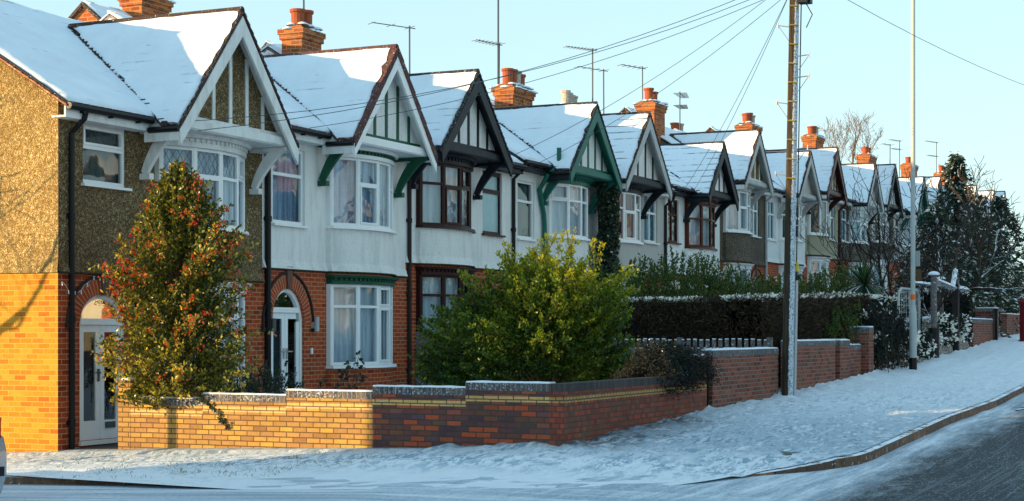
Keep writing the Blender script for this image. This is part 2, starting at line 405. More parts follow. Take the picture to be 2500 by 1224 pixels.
def mat_kerb():
    m, nt, b = newmat('kerb_stone'); g = G(nt); v = g.coord('Object')
    sp = g.n('ShaderNodeSeparateXYZ'); g.l(v, sp.inputs[0])
    fr = g.math('FRACT', g.math('MULTIPLY', sp.outputs[0], 1.087)); jt = g.ramp(fr, [(0, 1), (.022, 1), (.03, 0)], 'LINEAR')
    per = g.n('ShaderNodeTexWhiteNoise'); per.noise_dimensions = '1D'; g.l(g.math('FLOOR', g.math('MULTIPLY', sp.outputs[0], 1.087)), per.inputs['W'])
    n = g.noise(v, 6, 6, .7)
    c = g.mix(per.outputs['Value'], (.10, .055, .035), (.26, .13, .06))
    c = g.mix(g.ramp(n, [(.38, .7), (.6, 0)]), c, (.05, .035, .03)); c = g.mix(jt, c, (.012, .01, .01))
    up = g.math('MULTIPLY', g.upness(.85, .97), g.ramp(g.noise(v, 5, 6, .75), [(.40, 0), (.5, 1)]))
    c = g.mix(up, c, SNOWC); c = g.mix(g.ramp(g.noise(v, 13, 6, .75), [(.60, 0), (.66, .8)]), c, SNOWC)
    g.l(c, b.inputs['Base Color']); b.inputs['Roughness'].default_value = .85; g.bump(n, .5, .02, b); return m
M['stone'] = mat_kerb() if True else mat_snowtop('kerb_stone', (.20, .11, .065), .85, .97, speck=.05, nsc=5, col2=(.07, .045, .04))
M['stone_wall'] = mat_snowtop('rough_stone_wall', (.20, .15, .09), .2, .6, speck=.55, nsc=5, col2=(.07, .06, .05))
M['orange_band'] = mat_plain('orange_band', (.80, .16, .03), .5)
M['lamp_grey'] = mat_paint('pale_grey_column', (.40, .45, .46), .5, .3)
M['car_silver'] = mat_plain('silver_car_paint', (.42, .45, .48), .25, .6, 3, .1)
M['red_lens'] = mat_plain('red_lens', (.45, .01, .015), .15)
M['red_post'] = mat_paint('dark_red_paint', (.16, .012, .018), .4, .3)
M['rubber'] = mat_plain('rubber', (.012, .012, .013), .8)
M['wire'] = mat_plain('cable', (.05, .09, .12), .6)
M['sign'] = mat_plain('sign_grey', (.30, .34, .35), .5)
M['yellow'] = mat_plain('yellow_plate', (.65, .5, .02), .5)
M['blue_bin'] = mat_plain('dark_blue_plastic', (.02, .04, .08), .5)
# telegraph pole: brown timber, wind-blown snow stuck on the side that faces the road
def mat_pole():
    m, nt, b = newmat('snowy_pole_timber'); g = G(nt)
    v = g.coord('Object'); vs = g.coord('Object', (1, 1, .08))
    n = g.noise(vs, 30, 5, .6)
    c = g.ramp(n, [(.3, (.010, .009, .008)), (.6, (.045, .031, .015)), (.8, (.10, .066, .03))])
    gm = g.n('ShaderNodeNewGeometry'); sp = g.n('ShaderNodeSeparateXYZ'); g.l(gm.outputs['Normal'], sp.inputs[0])
    # snow on faces turned to (+x, -y)
    d = g.math('ADD', g.math('MULTIPLY', sp.outputs[0], .22), g.math('MULTIPLY', sp.outputs[1], -.97))
    d = g.math('ADD', d, g.math('MULTIPLY', g.math('SUBTRACT', g.noise(v, 8, 6, .7), .5), .7))
    f = g.ramp(d, [(.10, 0), (.24, 1)])
    sn = g.ramp(g.noise(v, 32, 5, .75), [(.38, (.10, .12, .14)), (.5, (.42, .50, .58)), (.66, (.76, .82, .9))])
    g.l(g.mix(f, c, sn), b.inputs['Base Color']); b.inputs['Roughness'].default_value = .9
    g.bump(n, .5, .01, b); return m
M['wood_pole'] = mat_pole()
def mat_road():
    m, nt, b = newmat('icy_road'); g = G(nt)
    t = g.n('ShaderNodeTexCoord'); sp = g.n('ShaderNodeSeparateXYZ'); g.l(t.outputs['Object'], sp.inputs[0])
    x, y = sp.outputs[0], sp.outputs[1]
    big = g.noise(g.coord('Object', (.5, 1.1, 1)), 1.0, 9, .72)
    # clear asphalt: away from the kerb (y < 3.9) and past the junction mouth (x > 15)
    d1 = g.math('SUBTRACT', 4.15, y)
    d2 = g.math('MULTIPLY', g.math('SUBTRACT', x, g.math('MULTIPLY_ADD', y, .45, 13.6)), .9)
    d = g.math('ADD', g.math('MINIMUM', d1, d2), g.math('MULTIPLY', g.math('SUBTRACT', big, .5), 2.0))
    clear = g.ramp(g.math('MULTIPLY_ADD', d, .5, .3), [(.12, 0), (.5, 1)])
    # tyre streaks: along y in the side street mouth, along x on the main road
    s1 = g.noise(g.coord('Object', (7, .28, 1)), 1.0, 7, .62)
    s2 = g.noise(g.coord('Object', (.5, 6, 1)), 1.0, 8, .68)
    blend = g.ramp(g.math('MULTIPLY_ADD', g.math('SUBTRACT', x, g.math('MULTIPLY', y, .6)), .16, -1.35), [(.1, 0), (.9, 1)])
    st = g.mix(blend, s1, s2)
    fine = g.noise(g.coord('Object'), 60, 4, .7)
    ice = g.mix(g.ramp(st, [(.40, 1), (.62, 0)]), (.76, .84, .92), (.34, .45, .55))
    ice = g.mix(g.ramp(fine, [(.45, .35), (.6, 0)]), ice, (.35, .40, .46))
    asp = g.mix(fine, (.012, .020, .028), (.058, .068, .078))
    asp = g.mix(g.ramp(s2, [(.56, 0), (.72, .22)]), asp, (.42, .48, .55))
    asp = g.mix(g.ramp(g.noise(g.coord('Object'), 90, 2), [(.66, 0), (.72, .5)]), asp, (.6, .64, .7))
    rut = g.noise(g.coord('Object', (.3, 16, 1)), 1.0, 6, .7); grit = g.noise(g.coord('Object', (3, 9, 1)), 4.0, 6, .75)
    asp = g.mix(g.math('MULTIPLY', g.ramp(rut, [(.55, 0), (.64, .26)]), g.ramp(grit, [(.40, 0), (.56, 1)])), asp, (.40, .47, .55))
    ice = g.mix(g.math('MULTIPLY', g.ramp(grit, [(.50, 0), (.57, .7)]), g.ramp(st, [(.45, 1), (.6, .2)])), ice, (.20, .29, .38))
    clear = g.math('MULTIPLY', clear, g.ramp(grit, [(.36, .55), (.46, 1)]))
    c = g.mix(clear, ice, asp)
    g.l(c, b.inputs['Base Color'])
    b.inputs['Roughness'].default_value = .75; b.inputs['Specular IOR Level'].default_value = .12
    g.bump(g.math('ADD', st, g.math('MULTIPLY', fine, .5)), .55, .03, b); return m
M['road'] = mat_road()
def mat_pave():
    m, nt, b = newmat('trodden_pavement_snow'); g = G(nt)
    t = g.n('ShaderNodeTexCoord'); sp = g.n('ShaderNodeSeparateXYZ'); g.l(t.outputs['Object'], sp.inputs[0])
    x, y = sp.outputs[0], sp.outputs[1]
    tr = g.noise(g.coord('Object', (.8, 1.7, 1)), 1.7, 8, .72)
    fine = g.noise(g.coord('Object'), 34, 5, .7); lump = g.noise(g.coord('Object'), 4.5, 6, .65)
    # a trodden path in the middle of the pavement, thinner snow at the corner
    path = g.ramp(g.math('ABSOLUTE', g.math('SUBTRACT', y, 7.0)), [(1.3, 1), (3.2, 0)])
    corner = g.ramp(g.math('MULTIPLY', g.math('SUBTRACT', x, 18.6), .1), [(0, 0), (.25, 1), (.6, .7), (1, .2)])
    amt = g.math('MULTIPLY', g.math('MULTIPLY', path, corner), g.ramp(tr, [(.36, 0), (.52, 1)]))
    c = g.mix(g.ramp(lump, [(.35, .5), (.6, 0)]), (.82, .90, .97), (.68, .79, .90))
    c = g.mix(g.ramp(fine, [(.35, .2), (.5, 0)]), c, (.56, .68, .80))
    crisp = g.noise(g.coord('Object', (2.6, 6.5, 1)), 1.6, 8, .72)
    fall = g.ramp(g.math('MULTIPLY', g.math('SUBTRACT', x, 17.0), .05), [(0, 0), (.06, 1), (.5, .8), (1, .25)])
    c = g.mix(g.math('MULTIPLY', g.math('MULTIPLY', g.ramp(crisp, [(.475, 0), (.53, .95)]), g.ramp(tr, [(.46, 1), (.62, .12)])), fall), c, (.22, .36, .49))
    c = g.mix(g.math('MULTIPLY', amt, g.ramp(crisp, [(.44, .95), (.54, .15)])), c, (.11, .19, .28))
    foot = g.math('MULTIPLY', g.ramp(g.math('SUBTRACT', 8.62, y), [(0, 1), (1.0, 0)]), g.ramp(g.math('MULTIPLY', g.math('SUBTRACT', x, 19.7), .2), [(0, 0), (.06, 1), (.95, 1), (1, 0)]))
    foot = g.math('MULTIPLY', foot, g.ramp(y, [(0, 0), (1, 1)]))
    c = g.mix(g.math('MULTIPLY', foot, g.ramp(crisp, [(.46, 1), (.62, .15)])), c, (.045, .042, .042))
    # grass showing through beside the side street
    verge = g.ramp(g.math('MULTIPLY', g.math('SUBTRACT', y, 10.0), .5), [(0, 0), (1, 1)])
    gr = g.ramp(g.noise(g.coord('Object', (1.4, .8, 1)), 2.4, 9, .8), [(.54, 0), (.66, .75)])
    c = g.mix(g.math('MULTIPLY', verge, gr), c, (.20, .235, .22))
    g.l(c, b.inputs['Base Color']); b.inputs['Roughness'].default_value = .7; b.inputs['Specular IOR Level'].default_value = .2
    g.bump(g.math('ADD', g.math('ADD', tr, lump), g.math('MULTIPLY', fine, .4)), .6, .10, b); return m
M['pave'] = mat_pave()

# ------------------------------------------------------------------ ground levels (eye level is z = 0)
YF = 17.0          # house fronts
GP = [(-200, -4.5), (-20, -2.1), (0, -1.85), (14, -1.64), (19.9, -1.55), (25.8, -1.34), (30.3, -1.26), (34.4, -1.09), (38.3, -.98), (42.3, -.92), (46.4, -.70),
      (51.4, -.54), (55.4, -.31), (62, -.07), (80, .75), (120, 2.6), (400, 14)]
def side_drop(x, y): return .042 * max(0, y - 8.6) * (1 - min(1, max(0, (x - 19.9) / .1)))
def gz(x, y): return pl(GP, x) - side_drop(x, y)
def road_z(x, y): return pl(GP, x) - .042 * max(0, y - 8.6) - .07

# house table: left x, right x, base, gable centre, half width, foot z, apex z
HB = [(19.77, -1.75), (25.33, -1.49), (30.77, -1.19), (36.2, -1.08), (41.65, -1.0), (47.1, -.88), (52.4, -.28), (57.8, -.12), (63.2, .38), (68.7, .42),
      (74.0, .70), (79.4, .74), (84.9, 1.05), (90.3, 1.2), (95.8, 1.5), (101.2, 1.7), (106.6, 2.0), (112, 2.2)]

# ------------------------------------------------------------------ openings
def wall_xz(mb, x0, x1, z0, z1, y, holes, m=0, reveal=.14, rm=None):
    xs = sorted({x0, x1, *[h[0] for h in holes], *[h[1] for h in holes]}); xs = [x for x in xs if x0 - 1e-6 <= x <= x1 + 1e-6]
    zs = sorted({z0, z1, *[h[2] for h in holes], *[h[3] for h in holes]}); zs = [z for z in zs if z0 - 1e-6 <= z <= z1 + 1e-6]
    for a, b in zip(xs, xs[1:]):
        for c, d in zip(zs, zs[1:]):
            mx, mz = (a + b) / 2, (c + d) / 2
            if any(h[0] < mx < h[1] and h[2] < mz < h[3] for h in holes): continue
            mb.face([(a, y, c), (b, y, c), (b, y, d), (a, y, d)], m)
    r = m if rm is None else rm
    for (a, b, c, d) in holes:
        c2, d2 = max(c, z0), min(d, z1)
        if d2 <= c2: continue
        mb.face([(a, y, c2), (a, y, d2), (a, y + reveal, d2), (a, y + reveal, c2)], r)
        mb.face([(b, y, c2), (b, y + reveal, c2), (b, y + reveal, d2), (b, y, d2)], r)
        if d <= z1: mb.face([(a, y, d), (b, y, d), (b, y + reveal, d), (a, y + reveal, d)], r)
        if c >= z0: mb.face([(a, y, c), (a, y + reveal, c), (b, y + reveal, c), (b, y, c)], r)

def glazed(T, u0, u1, z0, z1, lay, fr, pn, ld=None, fw=.055, fd=.07):
    """frame, panes and (optional) lead lattice of one flat light. T(u, depth, z) -> point; depth grows into the house"""
    fr.tbox(T, u0, u0 + fw, 0, fd, z0, z1); fr.tbox(T, u1 - fw, u1, 0, fd, z0, z1)
    fr.tbox(T, u0 + fw, u1 - fw, 0, fd, z0, z0 + fw * 1.25); fr.tbox(T, u0 + fw, u1 - fw, 0, fd, z1 - fw, z1)
    iu0, iu1, iz0, iz1 = u0 + fw, u1 - fw, z0 + fw * 1.25, z1 - fw
    cells = []
    tr = lay.get('tr')
    if tr:
        zt = lerp(iz0, iz1, tr); h = fw * .55
        fr.tbox(T, iu0, iu1, .002, fd - .002, zt - h, zt + h)
        cells = [(iu0, iu1, iz0, zt - h, 'l'), (iu0, iu1, zt + h, iz1, 'u')]
    else: cells = [(iu0, iu1, iz0, iz1, 'l')]
    ml = lay.get('mul')
    if ml:
        um = lerp(iu0, iu1, ml); h = fw * .5; out = []
        for (a, b, c, d, k) in cells:
            fr.tbox(T, um - h, um + h, .001, fd - .001, c, d); out += [(a, um - h, c, d, k), (um + h, b, c, d, k)]
        cells = out
    for (a, b, c, d, k) in cells:
        if k in lay.get('sash', ''):
            s = fw * .72
            fr.tbox(T, a, a + s, -.02, .05, c, d); fr.tbox(T, b - s, b, -.02, .05, c, d)
            fr.tbox(T, a + s, b - s, -.02, .05, c, c + s); fr.tbox(T, a + s, b - s, -.02, .05, d - s, d)
            a, b, c, d = a + s, b - s, c + s, d - s
        pn.face([T(a, .035, c), T(b, .035, c), T(b, .035, d), T(a, .035, d)])
        if ld is not None and k in lay.get('lead', ''):
            w = lay.get('lp', .135); hh = w * 1.55; t = .004
            def seg(p, q):
                dx, dz = q[0] - p[0], q[1] - p[1]; L = math.hypot(dx, dz)
                if L < .01: return
                nx, nz = -dz / L * t, dx / L * t
                ld.face([T(p[0] - nx, .03, p[1] - nz), T(q[0] - nx, .03, q[1] - nz), T(q[0] + nx, .03, q[1] + nz), T(p[0] + nx, .03, p[1] + nz)])
            for sgn in (1, -1):
                k0 = -20
                for kk in range(-14, 15):
                    # line: z = c + sgn*hh/w*(u - a) + kk*hh  clipped to the cell
                    pts = []
                    f = lambda u: (c if sgn > 0 else d) + sgn * hh / w * (u - a) + kk * hh
                    ua, ub = a, b
                    za, zb = f(ua), f(ub)
                    lo, hi = c, d
                    if (za < lo and zb < lo) or (za > hi and zb > hi): continue
                    def clip(u, z, u2, z2):
                        if z < lo: tt = (lo - z) / (z2 - z); return (lerp(u, u2, tt), lo)
                        if z > hi: tt = (hi - z) / (z2 - z); return (lerp(u, u2, tt), hi)
                        return (u, z)
                    seg(clip(ua, za, ub, zb), clip(ub, zb, ua, za))

def flat_window(P, x0, x1, z0, z1, y, mat, lay, curtain, name='window', glass='glass', sill=True):
    T = lambda u, d, z: (u, y + d, z)
    fr, pn, ld = MB(), MB(), MB()
    glazed(T, x0, x1, z0, z1, lay, fr, pn, ld if lay.get('lead') else None)
    w = fr.build(name, mat, P)
    pn.build('pane', M[glass], w)
    if lay.get('lead'): ld.build('lead_lattice', M['lead'], w)
    if sill:
        s = MB(); s.tbox(T, x0 - .05, x1 + .05, -.13, .05, z0 - .045, z0 - .004); s.build('sill', mat, w)
    c = MB(); n = 14
    for i in range(n):
        a, b = lerp(x0 + .02, x1 - .02, i / n), lerp(x0 + .02, x1 - .02, (i + 1) / n)
        ya, yb = y + .14 + .02 * math.sin(i * 2.1), y + .14 + .02 * math.sin((i + 1) * 2.1)
        c.face([(a, ya, z0), (b, yb, z0), (b, yb, z1), (a, ya, z1)])
    c.build('curtain', M[curtain], w)
    return w

HALF = rad(34)
def arc_pt(xc, hw, a, off=.10, dr=0.0):
    R = hw / math.sin(HALF); cy = YF - off + R * math.cos(HALF)
    return (xc + (R + dr) * math.sin(a), cy - (R + dr) * math.cos(a))
def arc_band(mb, xc, hw, z0, z1, dr=0.0, n=14, m=0, off=.10, dr1=None, cap=True, depth=.06, close=True):
    """curved wall band following the bow; dr1 = radius offset at the top"""
    dr1 = dr if dr1 is None else dr1
    R = hw / math.sin(HALF)
    P0 = [arc_pt(xc, hw, lerp(-HALF, HALF, i / n), off, dr) for i in range(n + 1)]
    P1 = [arc_pt(xc, hw, lerp(-HALF, HALF, i / n), off, dr1) for i in range(n + 1)]
    if close:
        P0 = [(P0[0][0], YF + .05)] + P0 + [(P0[-1][0], YF + .05)]; P1 = [(P1[0][0], YF + .05)] + P1 + [(P1[-1][0], YF + .05)]
    L = 0
    for i in range(len(P0) - 1):
        (ax, ay), (bx, by) = P0[i], P0[i + 1]; (cx, cy), (dx, dy) = P1[i + 1], P1[i]
        l2 = L + math.hypot(bx - ax, by - ay)
        mb.face([(ax, ay, z0), (bx, by, z0), (cx, cy, z1), (dx, dy, z1)], m, [(L, z0), (l2, z0), (l2, z1), (L, z1)])
        L = l2
    if cap:
        c = (xc, YF + .05)
        for i in range(len(P0) - 1):
            mb.face([(P1[i][0], P1[i][1], z1), (P1[i + 1][0], P1[i + 1][1], z1), (c[0], c[1], z1)], m)
            mb.face([(P0[i + 1][0], P0[i + 1][1], z0), (P0[i][0], P0[i][1], z0), (c[0], c[1], z0)], m)

def bow_window(P, xc, hw, z0, z1, mat, lays, curtain, glass, corn_mat, corn_z, dent_mat=None, sill_mat=None, mull=.035):
    fr, pn, ld, cu = MB(), MB(), MB(), MB()
    ang = [-HALF, -HALF / 2, 0, HALF / 2, HALF]
    pts = [arc_pt(xc, hw, a) for a in ang]
    for i in range(4):
        (ax, ay), (bx, by) = pts[i], pts[i + 1]
        L = math.hypot(bx - ax, by - ay); tx, ty = (bx - ax) / L, (by - ay) / L; nx, ny = -ty, tx   # into the house
        T = lambda u, d, z, ax=ax, ay=ay, tx=tx, ty=ty, nx=nx, ny=ny: (ax + tx * u + nx * d, ay + ty * u + ny * d, z)
        glazed(T, .004, L - .004, z0, z1, lays[i % len(lays)], fr, pn, ld if lays[i % len(lays)].get('lead') else None, fw=.05)
        n = 6
        for k in range(n):
            a, b = L * k / n, L * (k + 1) / n
            cu.face([T(a, .15 + .02 * (k % 2), z0), T(b, .15 + .02 * ((k + 1) % 2), z0), T(b, .15 + .02 * ((k + 1) % 2), z1), T(a, .15 + .02 * (k % 2), z1)])
    for (px, py) in pts[1:-1]: fr.tube([(px, py + .03, z0), (px, py + .03, z1)], mull, 8)
    for sx, (px, py) in ((-1, pts[0]), (1, pts[-1])): fr.box(px - .03, px + .03, py + .002, YF + .06, z0, z1)
    w = fr.build('bow_window', mat, P)
    pn.build('pane', M[glass], w)
    if ld.f: ld.build('lead_lattice', M['lead'], w)
    cu.build('curtain', M[curtain], w)
    s = MB(); arc_band(s, xc, hw, z0 - .06, z0 - .003, .10, dr1=.085); s.build('sill', sill_mat or mat, w)
    c = MB()
    h = corn_z - z1
    arc_band(c, xc, hw, z1 + .003, z1 + h * .35, .045); arc_band(c, xc, hw, z1 + h * .7 + .002, corn_z - .004, .11, dr1=.15, m=0)
    arc_band(c, xc, hw, z1 + h * .35 + .002, z1 + h * .7, .03, m=1)
    nd = 22
    for k in range(nd):
        a = lerp(-HALF, HALF, (k + .5) / nd); (px, py) = arc_pt(xc, hw, a, dr=.055)
        tx, ty = math.cos(a), math.sin(a)
        T = lambda u, d, z, px=px, py=py, tx=tx, ty=ty: (px + tx * u - ty * d, py + ty * u + tx * d, z)
        c.tbox(T, -.022, .022, -.01, .04, z1 + h * .42, z1 + h * .68, 1)
    c.build('cornice', [corn_mat, dent_mat or corn_mat], w)
    return w

# ------------------------------------------------------------------ roofs
def snow_slope(mb, A, B, C, D, nu, nv, th=.06, ins=(.03, .03, .03, .03), seed=0.0, rag=.055, m=0):
    """lumpy snow blanket on the quad A-B (eave) C-D (ridge). ins: eave, right, ridge, left insets in metres"""
    A, B, C, D = map(Vector, (A, B, C, D))
    nrm = (B - A).cross(D - A).normalized()
    if nrm.z < 0: nrm.negate()
    Lu = ((B - A).length + (C - D).length) / 2 or 1; Lv = ((D - A).length + (C - B).length) / 2
    top, bot = [], []
    for j in range(nv + 1):
        rt, rb = [], []
        for i in range(nu + 1):
            u, v = i / nu, j / nv
            q0 = (lerp(A, B, u)).lerp(lerp(D, C, u), v)
            e = rag * (N(q0.x * 3.1 + seed, q0.y * 3.1, q0.z * 3.1) + .6 * N(q0.x * 9 + seed, q0.y * 9, q0.z * 9))
            uu = lerp((ins[3] + e) / Lu, 1 - (ins[1] + e) / Lu, u); vv = lerp((ins[0] + e) / Lv, 1 - (ins[2] + e) / Lv, v)
            q = (A.lerp(B, uu)).lerp(D.lerp(C, uu), vv)
            edge = (i in (0, nu)) or (j in (0, nv))
            t = th * (.55 if edge else 1) + .012 * N(q.x * 1.2, q.y * 1.2, q.z * 1.2 + seed) + .006 * N(q.x * 5, q.y * 5, q.z * 5)
            rt.append(q + nrm * max(.012, t)); rb.append(q + nrm * .002)
        top.append(rt); bot.append(rb)
    k = len(mb.v); w = nu + 1
    for r in top: mb.v += [tuple(p) for p in r]
    for j in range(nv):
        for i in range(nu):
            f = (k + j * w + i, k + j * w + i + 1, k + (j + 1) * w + i + 1, k + (j + 1) * w + i)
            a, b, c = (Vector(mb.v[f[0]]), Vector(mb.v[f[1]]), Vector(mb.v[f[2]]))
            if (b - a).cross(c - a).z < 0: f = f[::-1]
            mb.f.append(f); mb.m.append(m); mb.uv.append([(0, 0)] * 4)
    ring = [(i, 0) for i in range(nu)] + [(nu, j) for j in range(nv)] + [(i, nv) for i in range(nu, 0, -1)] + [(0, j) for j in range(nv, 0, -1)]
    for (i, j), (i2, j2) in zip(ring, ring[1:] + ring[:1]):
        mb.face([bot[j][i], bot[j2][i2], top[j2][i2], top[j][i]], m)
def slab(mb, A, B, C, D, th=.07, m=0):
    A, B, C, D = map(Vector, (A, B, C, D)); n = (B - A).cross(D - A).normalized()
    if n.z < 0: n.negate()
    o = n * th
    mb.hexa([A - o, B - o, C - o, D - o, A, B, C, D], m)

def chimney(P, x, y, zb, zt, w=.8, d=.52, pots=2, pm='pot', stacks=1):
    c = MB()
    for k in range(stacks):
        xo = x + k * (w + .06)
        c.box(xo - w / 2, xo + w / 2, y - d / 2, y + d / 2, zb, zt - .34)
        c.box(xo - w / 2 - .04, xo + w / 2 + .04, y - d / 2 - .04, y + d / 2 + .04, zt - .34, zt - .23)
        c.box(xo - w / 2 - .07, xo + w / 2 + .07, y - d / 2 - .07, y + d / 2 + .07, zt - .23, zt - .11)
        c.hexa([(xo - w / 2 - .03, y - d / 2 - .03, zt - .11), (xo + w / 2 + .03, y - d / 2 - .03, zt - .11), (xo + w / 2 + .03, y + d / 2 + .03, zt - .11), (xo - w / 2 - .03, y + d / 2 + .03, zt - .11),
                (xo - w / 2 + .1, y - d / 2 + .1, zt), (xo + w / 2 - .1, y - d / 2 + .1, zt), (xo + w / 2 - .1, y + d / 2 - .1, zt), (xo - w / 2 + .1, y + d / 2 - .1, zt)])
    ch = c.build('chimney', M['brick_chim'], P)
    s = MB()
    for k in range(stacks):
        xo = x + k * (w + .06)
        for (hw_, hd_, zz) in ((w / 2 + .08, d / 2 + .08, zt - .11), (w / 2 - .06, d / 2 - .06, zt)):
            for i in range(7):
                px, py = xo + U(-hw_, hw_), y - hd_ + (U(0, .1) if i % 2 else U(0, 2 * hd_)); r_ = U(.07, .15)
                s.lathe((px, py, zz - .015), [(r_, 0), (r_ * .8, .035), (r_ * .4, .055), (0, .06)], 7)
        for i in range(5):
            px, py = xo + U(-w / 2, w / 2), y + U(-d / 2, d / 2)
            s.lathe((px, py, zt - .12 if i % 2 else zt - .04), [(.16, 0), (.14, .035), (.07, .06), (0, .07)], 8)
    s.build('snow_cap', M['snow_clean'], ch, smooth=True)
    tot = pots
    for i in range(tot):
        fx = (i + .5) / tot - .5
        span = w * .8 if stacks == 1 else (2 * w) * .85
        px = x + (0 if stacks == 1 else (w + .06) / 2) + fx * span; h = U(.36, .5)
        p = MB(); p.lathe((px, y, zt - .06), [(.13, 0), (.17, .03), (.145, .1), (.15, h - .08), (.18, h - .06), (.18, h), (.13, h), (.12, h - .2), (0, h - .2)], 14)
        p.build('chimney_pot', M[pm if i % 3 != 2 else 'pot_buff'], ch, smooth=False)
    return ch
def aerial(P, x, y, z0, h, rot=.4, boom=.95, els=7, name='aerial', hy=None):
    a = MB()
    a.tube([(x, y, z0), (x + U(-.03, .03), y, z0 + h)], .017 + .0028 * h, 6)
    t = z0 + h - .06
    for dz, bl, ne in ([(0, boom, els)] + ([(-hy, boom * .8, els)] if hy else [])):
        dx, dy = math.cos(rot), math.sin(rot)
        a.tube([(x - dx * bl * .15, y - dy * bl * .15, t + dz), (x + dx * bl, y + dy * bl, t + dz + .03)], .014, 5)
        for k in range(ne):
            s = bl * (k / max(1, ne - 1)); px, py = x + dx * s, y + dy * s
            l = .16 + .10 * (1 - k / ne)
            a.tube([(px - dy * l, py + dx * l, t + dz + .01), (px + dy * l, py - dx * l, t + dz + .01)], .009, 4)
    return a.build(name, M['metal'], P)

def pipe(P, pts, mat='plastic', r=.042, name='downpipe', clips=True):
    p = MB(); p.tube(pts, r, 10)
    if clips:
        (x, y, z0), (x1, y1, z1) = pts[-1], pts[-2]
        z = min(z0, z1) + .5
        while z < max(z0, z1) - .3:
            p.tube([(x, y, z - .05), (x, y, z + .05)], r * 1.25, 10); p.box(x - .07, x + .07, y + r * .4, YF + .0, z - .03, z + .03); z += 1.6
    return p.build(name, M[mat], P)

def arched_door(P, x0, x1, zb, zs, zt, mat, style, H):
    """double door in an arched frame: spring line zs, crown zt"""
    xc, hw = (x0 + x1) / 2, (x1 - x0) / 2; rise = zt - zs; y = YF + .05; n = 20
    el = lambda a, k=0.0: (xc - (hw - k) * math.cos(a), zs + (rise - k) * math.sin(a))
    f = MB(); fw = .075
    f.box(x0, x0 + fw, y, y + .09, zb, zs); f.box(x1 - fw, x1, y, y + .09, zb, zs)
    for i in range(n):
        a, b = math.pi * i / n, math.pi * (i + 1) / n
        (ox, oz), (px, pz), (ix, iz), (jx, jz) = el(a), el(b), el(a, fw), el(b, fw)
        f.face([(ix, y, iz), (jx, y, jz), (px, y, pz), (ox, y, oz)]); f.face([(ix, y, iz), (ix, y + .09, iz), (jx, y + .09, jz), (jx, y, jz)])
    ztr = zs if style == 'flat' else zs + rise * .42
    hwt = hw - fw if style == 'flat' else (hw - fw) * math.sqrt(max(0, 1 - ((ztr - zs) / (rise - fw)) ** 2)) + .01
    f.box(xc - hwt, xc + hwt, y - .012, y + .08, ztr - .05, ztr + .05)
    f.box(x0 - .02, x1 + .02, y - .1, y + .1, zb - .07, zb - .003)
    door = f.build('door', M[mat], P)
    # leaves
    lv = MB(); gl = MB(); bk = MB()
    st = .10
    for (a, b, s) in ((x0 + fw + .004, xc - .004, -1), (xc + .004, x1 - fw - .004, 1)):
        top = ztr - .055
        def ztop(x): 
            if style == 'flat': return top
            q = min(.999, abs(x - xc) / (hw - fw)); return min(top, zs + (rise - fw) * math.sqrt(1 - q * q))
        yy = y + .02
        lv.box(a, b, yy, yy + .045, zb, zb + (.30 if style == 'flat' else .12))
        for (u, v) in ((a, a + st), (b - st, b)):
            z1 = min(ztop(u), ztop(v)); lv.box(u, v, yy, yy + .045, zb + (.30 if style == 'flat' else .12), z1)
        u, v = a + st, b - st; zz = min(ztop(u), ztop(v), top)
        lv.box(u, v, yy, yy + .045, zz - .11, zz)
        gl.face([(u, yy + .02, zb + .1), (v, yy + .02, zb + .1), (v, yy + .02, zz - .1), (u, yy + .02, zz - .1)])
    lv.build('door_leaf', M[mat], door); gl.build('glass_panel', M['glass'], door)
    fl = MB(); N2 = 14; pts = []
    for i in range(N2 + 1):
        a = math.pi * i / N2; (px, pz) = el(a, fw * .9)
        if pz >= ztr + .045: pts.append((px, y + .04, pz))
    if pts: fl.face([(pts[0][0], y + .04, ztr + .045)] + pts + [(pts[-1][0], y + .04, ztr + .045)] if pts[0][2] > ztr + .06 else pts); fl.build('fanlight', M['glass'], door)
    bk.face([(x0, y + .45, zb), (x1, y + .45, zb), (x1, y + .45, zt), (x0, y + .45, zt)])
    bk.build('dark_hall', M['hall_teal' if style != 'flat' else 'hall'], door)
    hd = MB()
    for s in ((-1, 1) if style != 'flat' else (-1,)):
        hd.box(xc + s * .05 - .018, xc + s * .05 + .018, y - .002, y + .018, zb + .92, zb + 1.12); hd.box(min(xc + s * .05, xc + s * .17), max(xc + s * .05, xc + s * .17), y - .045, y - .025, zb + 1.05, zb + 1.07); hd.box(xc + s * .05 - .01, xc + s * .05 + .01, y - .04, y + .01, zb + 1.045, zb + 1.075)
    hd.build('handle', M['metal_light' if style != 'flat' else 'metal'], door)
    if style == 'flat':
        lb = MB(); lb.box(xc + .12, xc + .36, y - .0, y + .018, zb + .17, zb + .27); lb.box(xc + .145, xc + .335, y - .006, y + .0, zb + .195, zb + .245); lb.build('letterbox', M['metal'], door)
    # brick arch over the door
    ar = MB(); L = 0
    for i in range(n):
        a, b = math.pi * i / n, math.pi * (i + 1) / n
        (ox, oz), (px, pz), (ix, iz), (jx, jz) = el(a, -.235), el(b, -.235), el(a), el(b)
        l2 = L + math.hypot(px - ox, pz - oz) * .9
        ar.face([(ix, YF - .012, iz), (jx, YF - .012, jz), (px, YF - .012, pz), (ox, YF - .012, oz)], 0, [(.01, L), (.01, l2), (.235, l2), (.235, L)])
        ar.face([(ox, YF - .012, oz), (px, YF - .012, pz), (px, YF + .01, pz), (ox, YF + .01, oz)], 0)
        ar.face([(ix, YF - .012, iz), (ix, YF + .06, iz), (jx, YF + .06, jz), (jx, YF - .012, jz)], 0)
        L = l2
    ar.build('door_arch', M['brick_vous'], P)
    hm = MB(); pts = [(el(a, -.30)[0], YF - .02, el(a, -.29)[1]) for a in [lerp(-.02, math.pi + .02, i / 24) for i in range(25)]]
    hm.tube(pts, .026, 7)
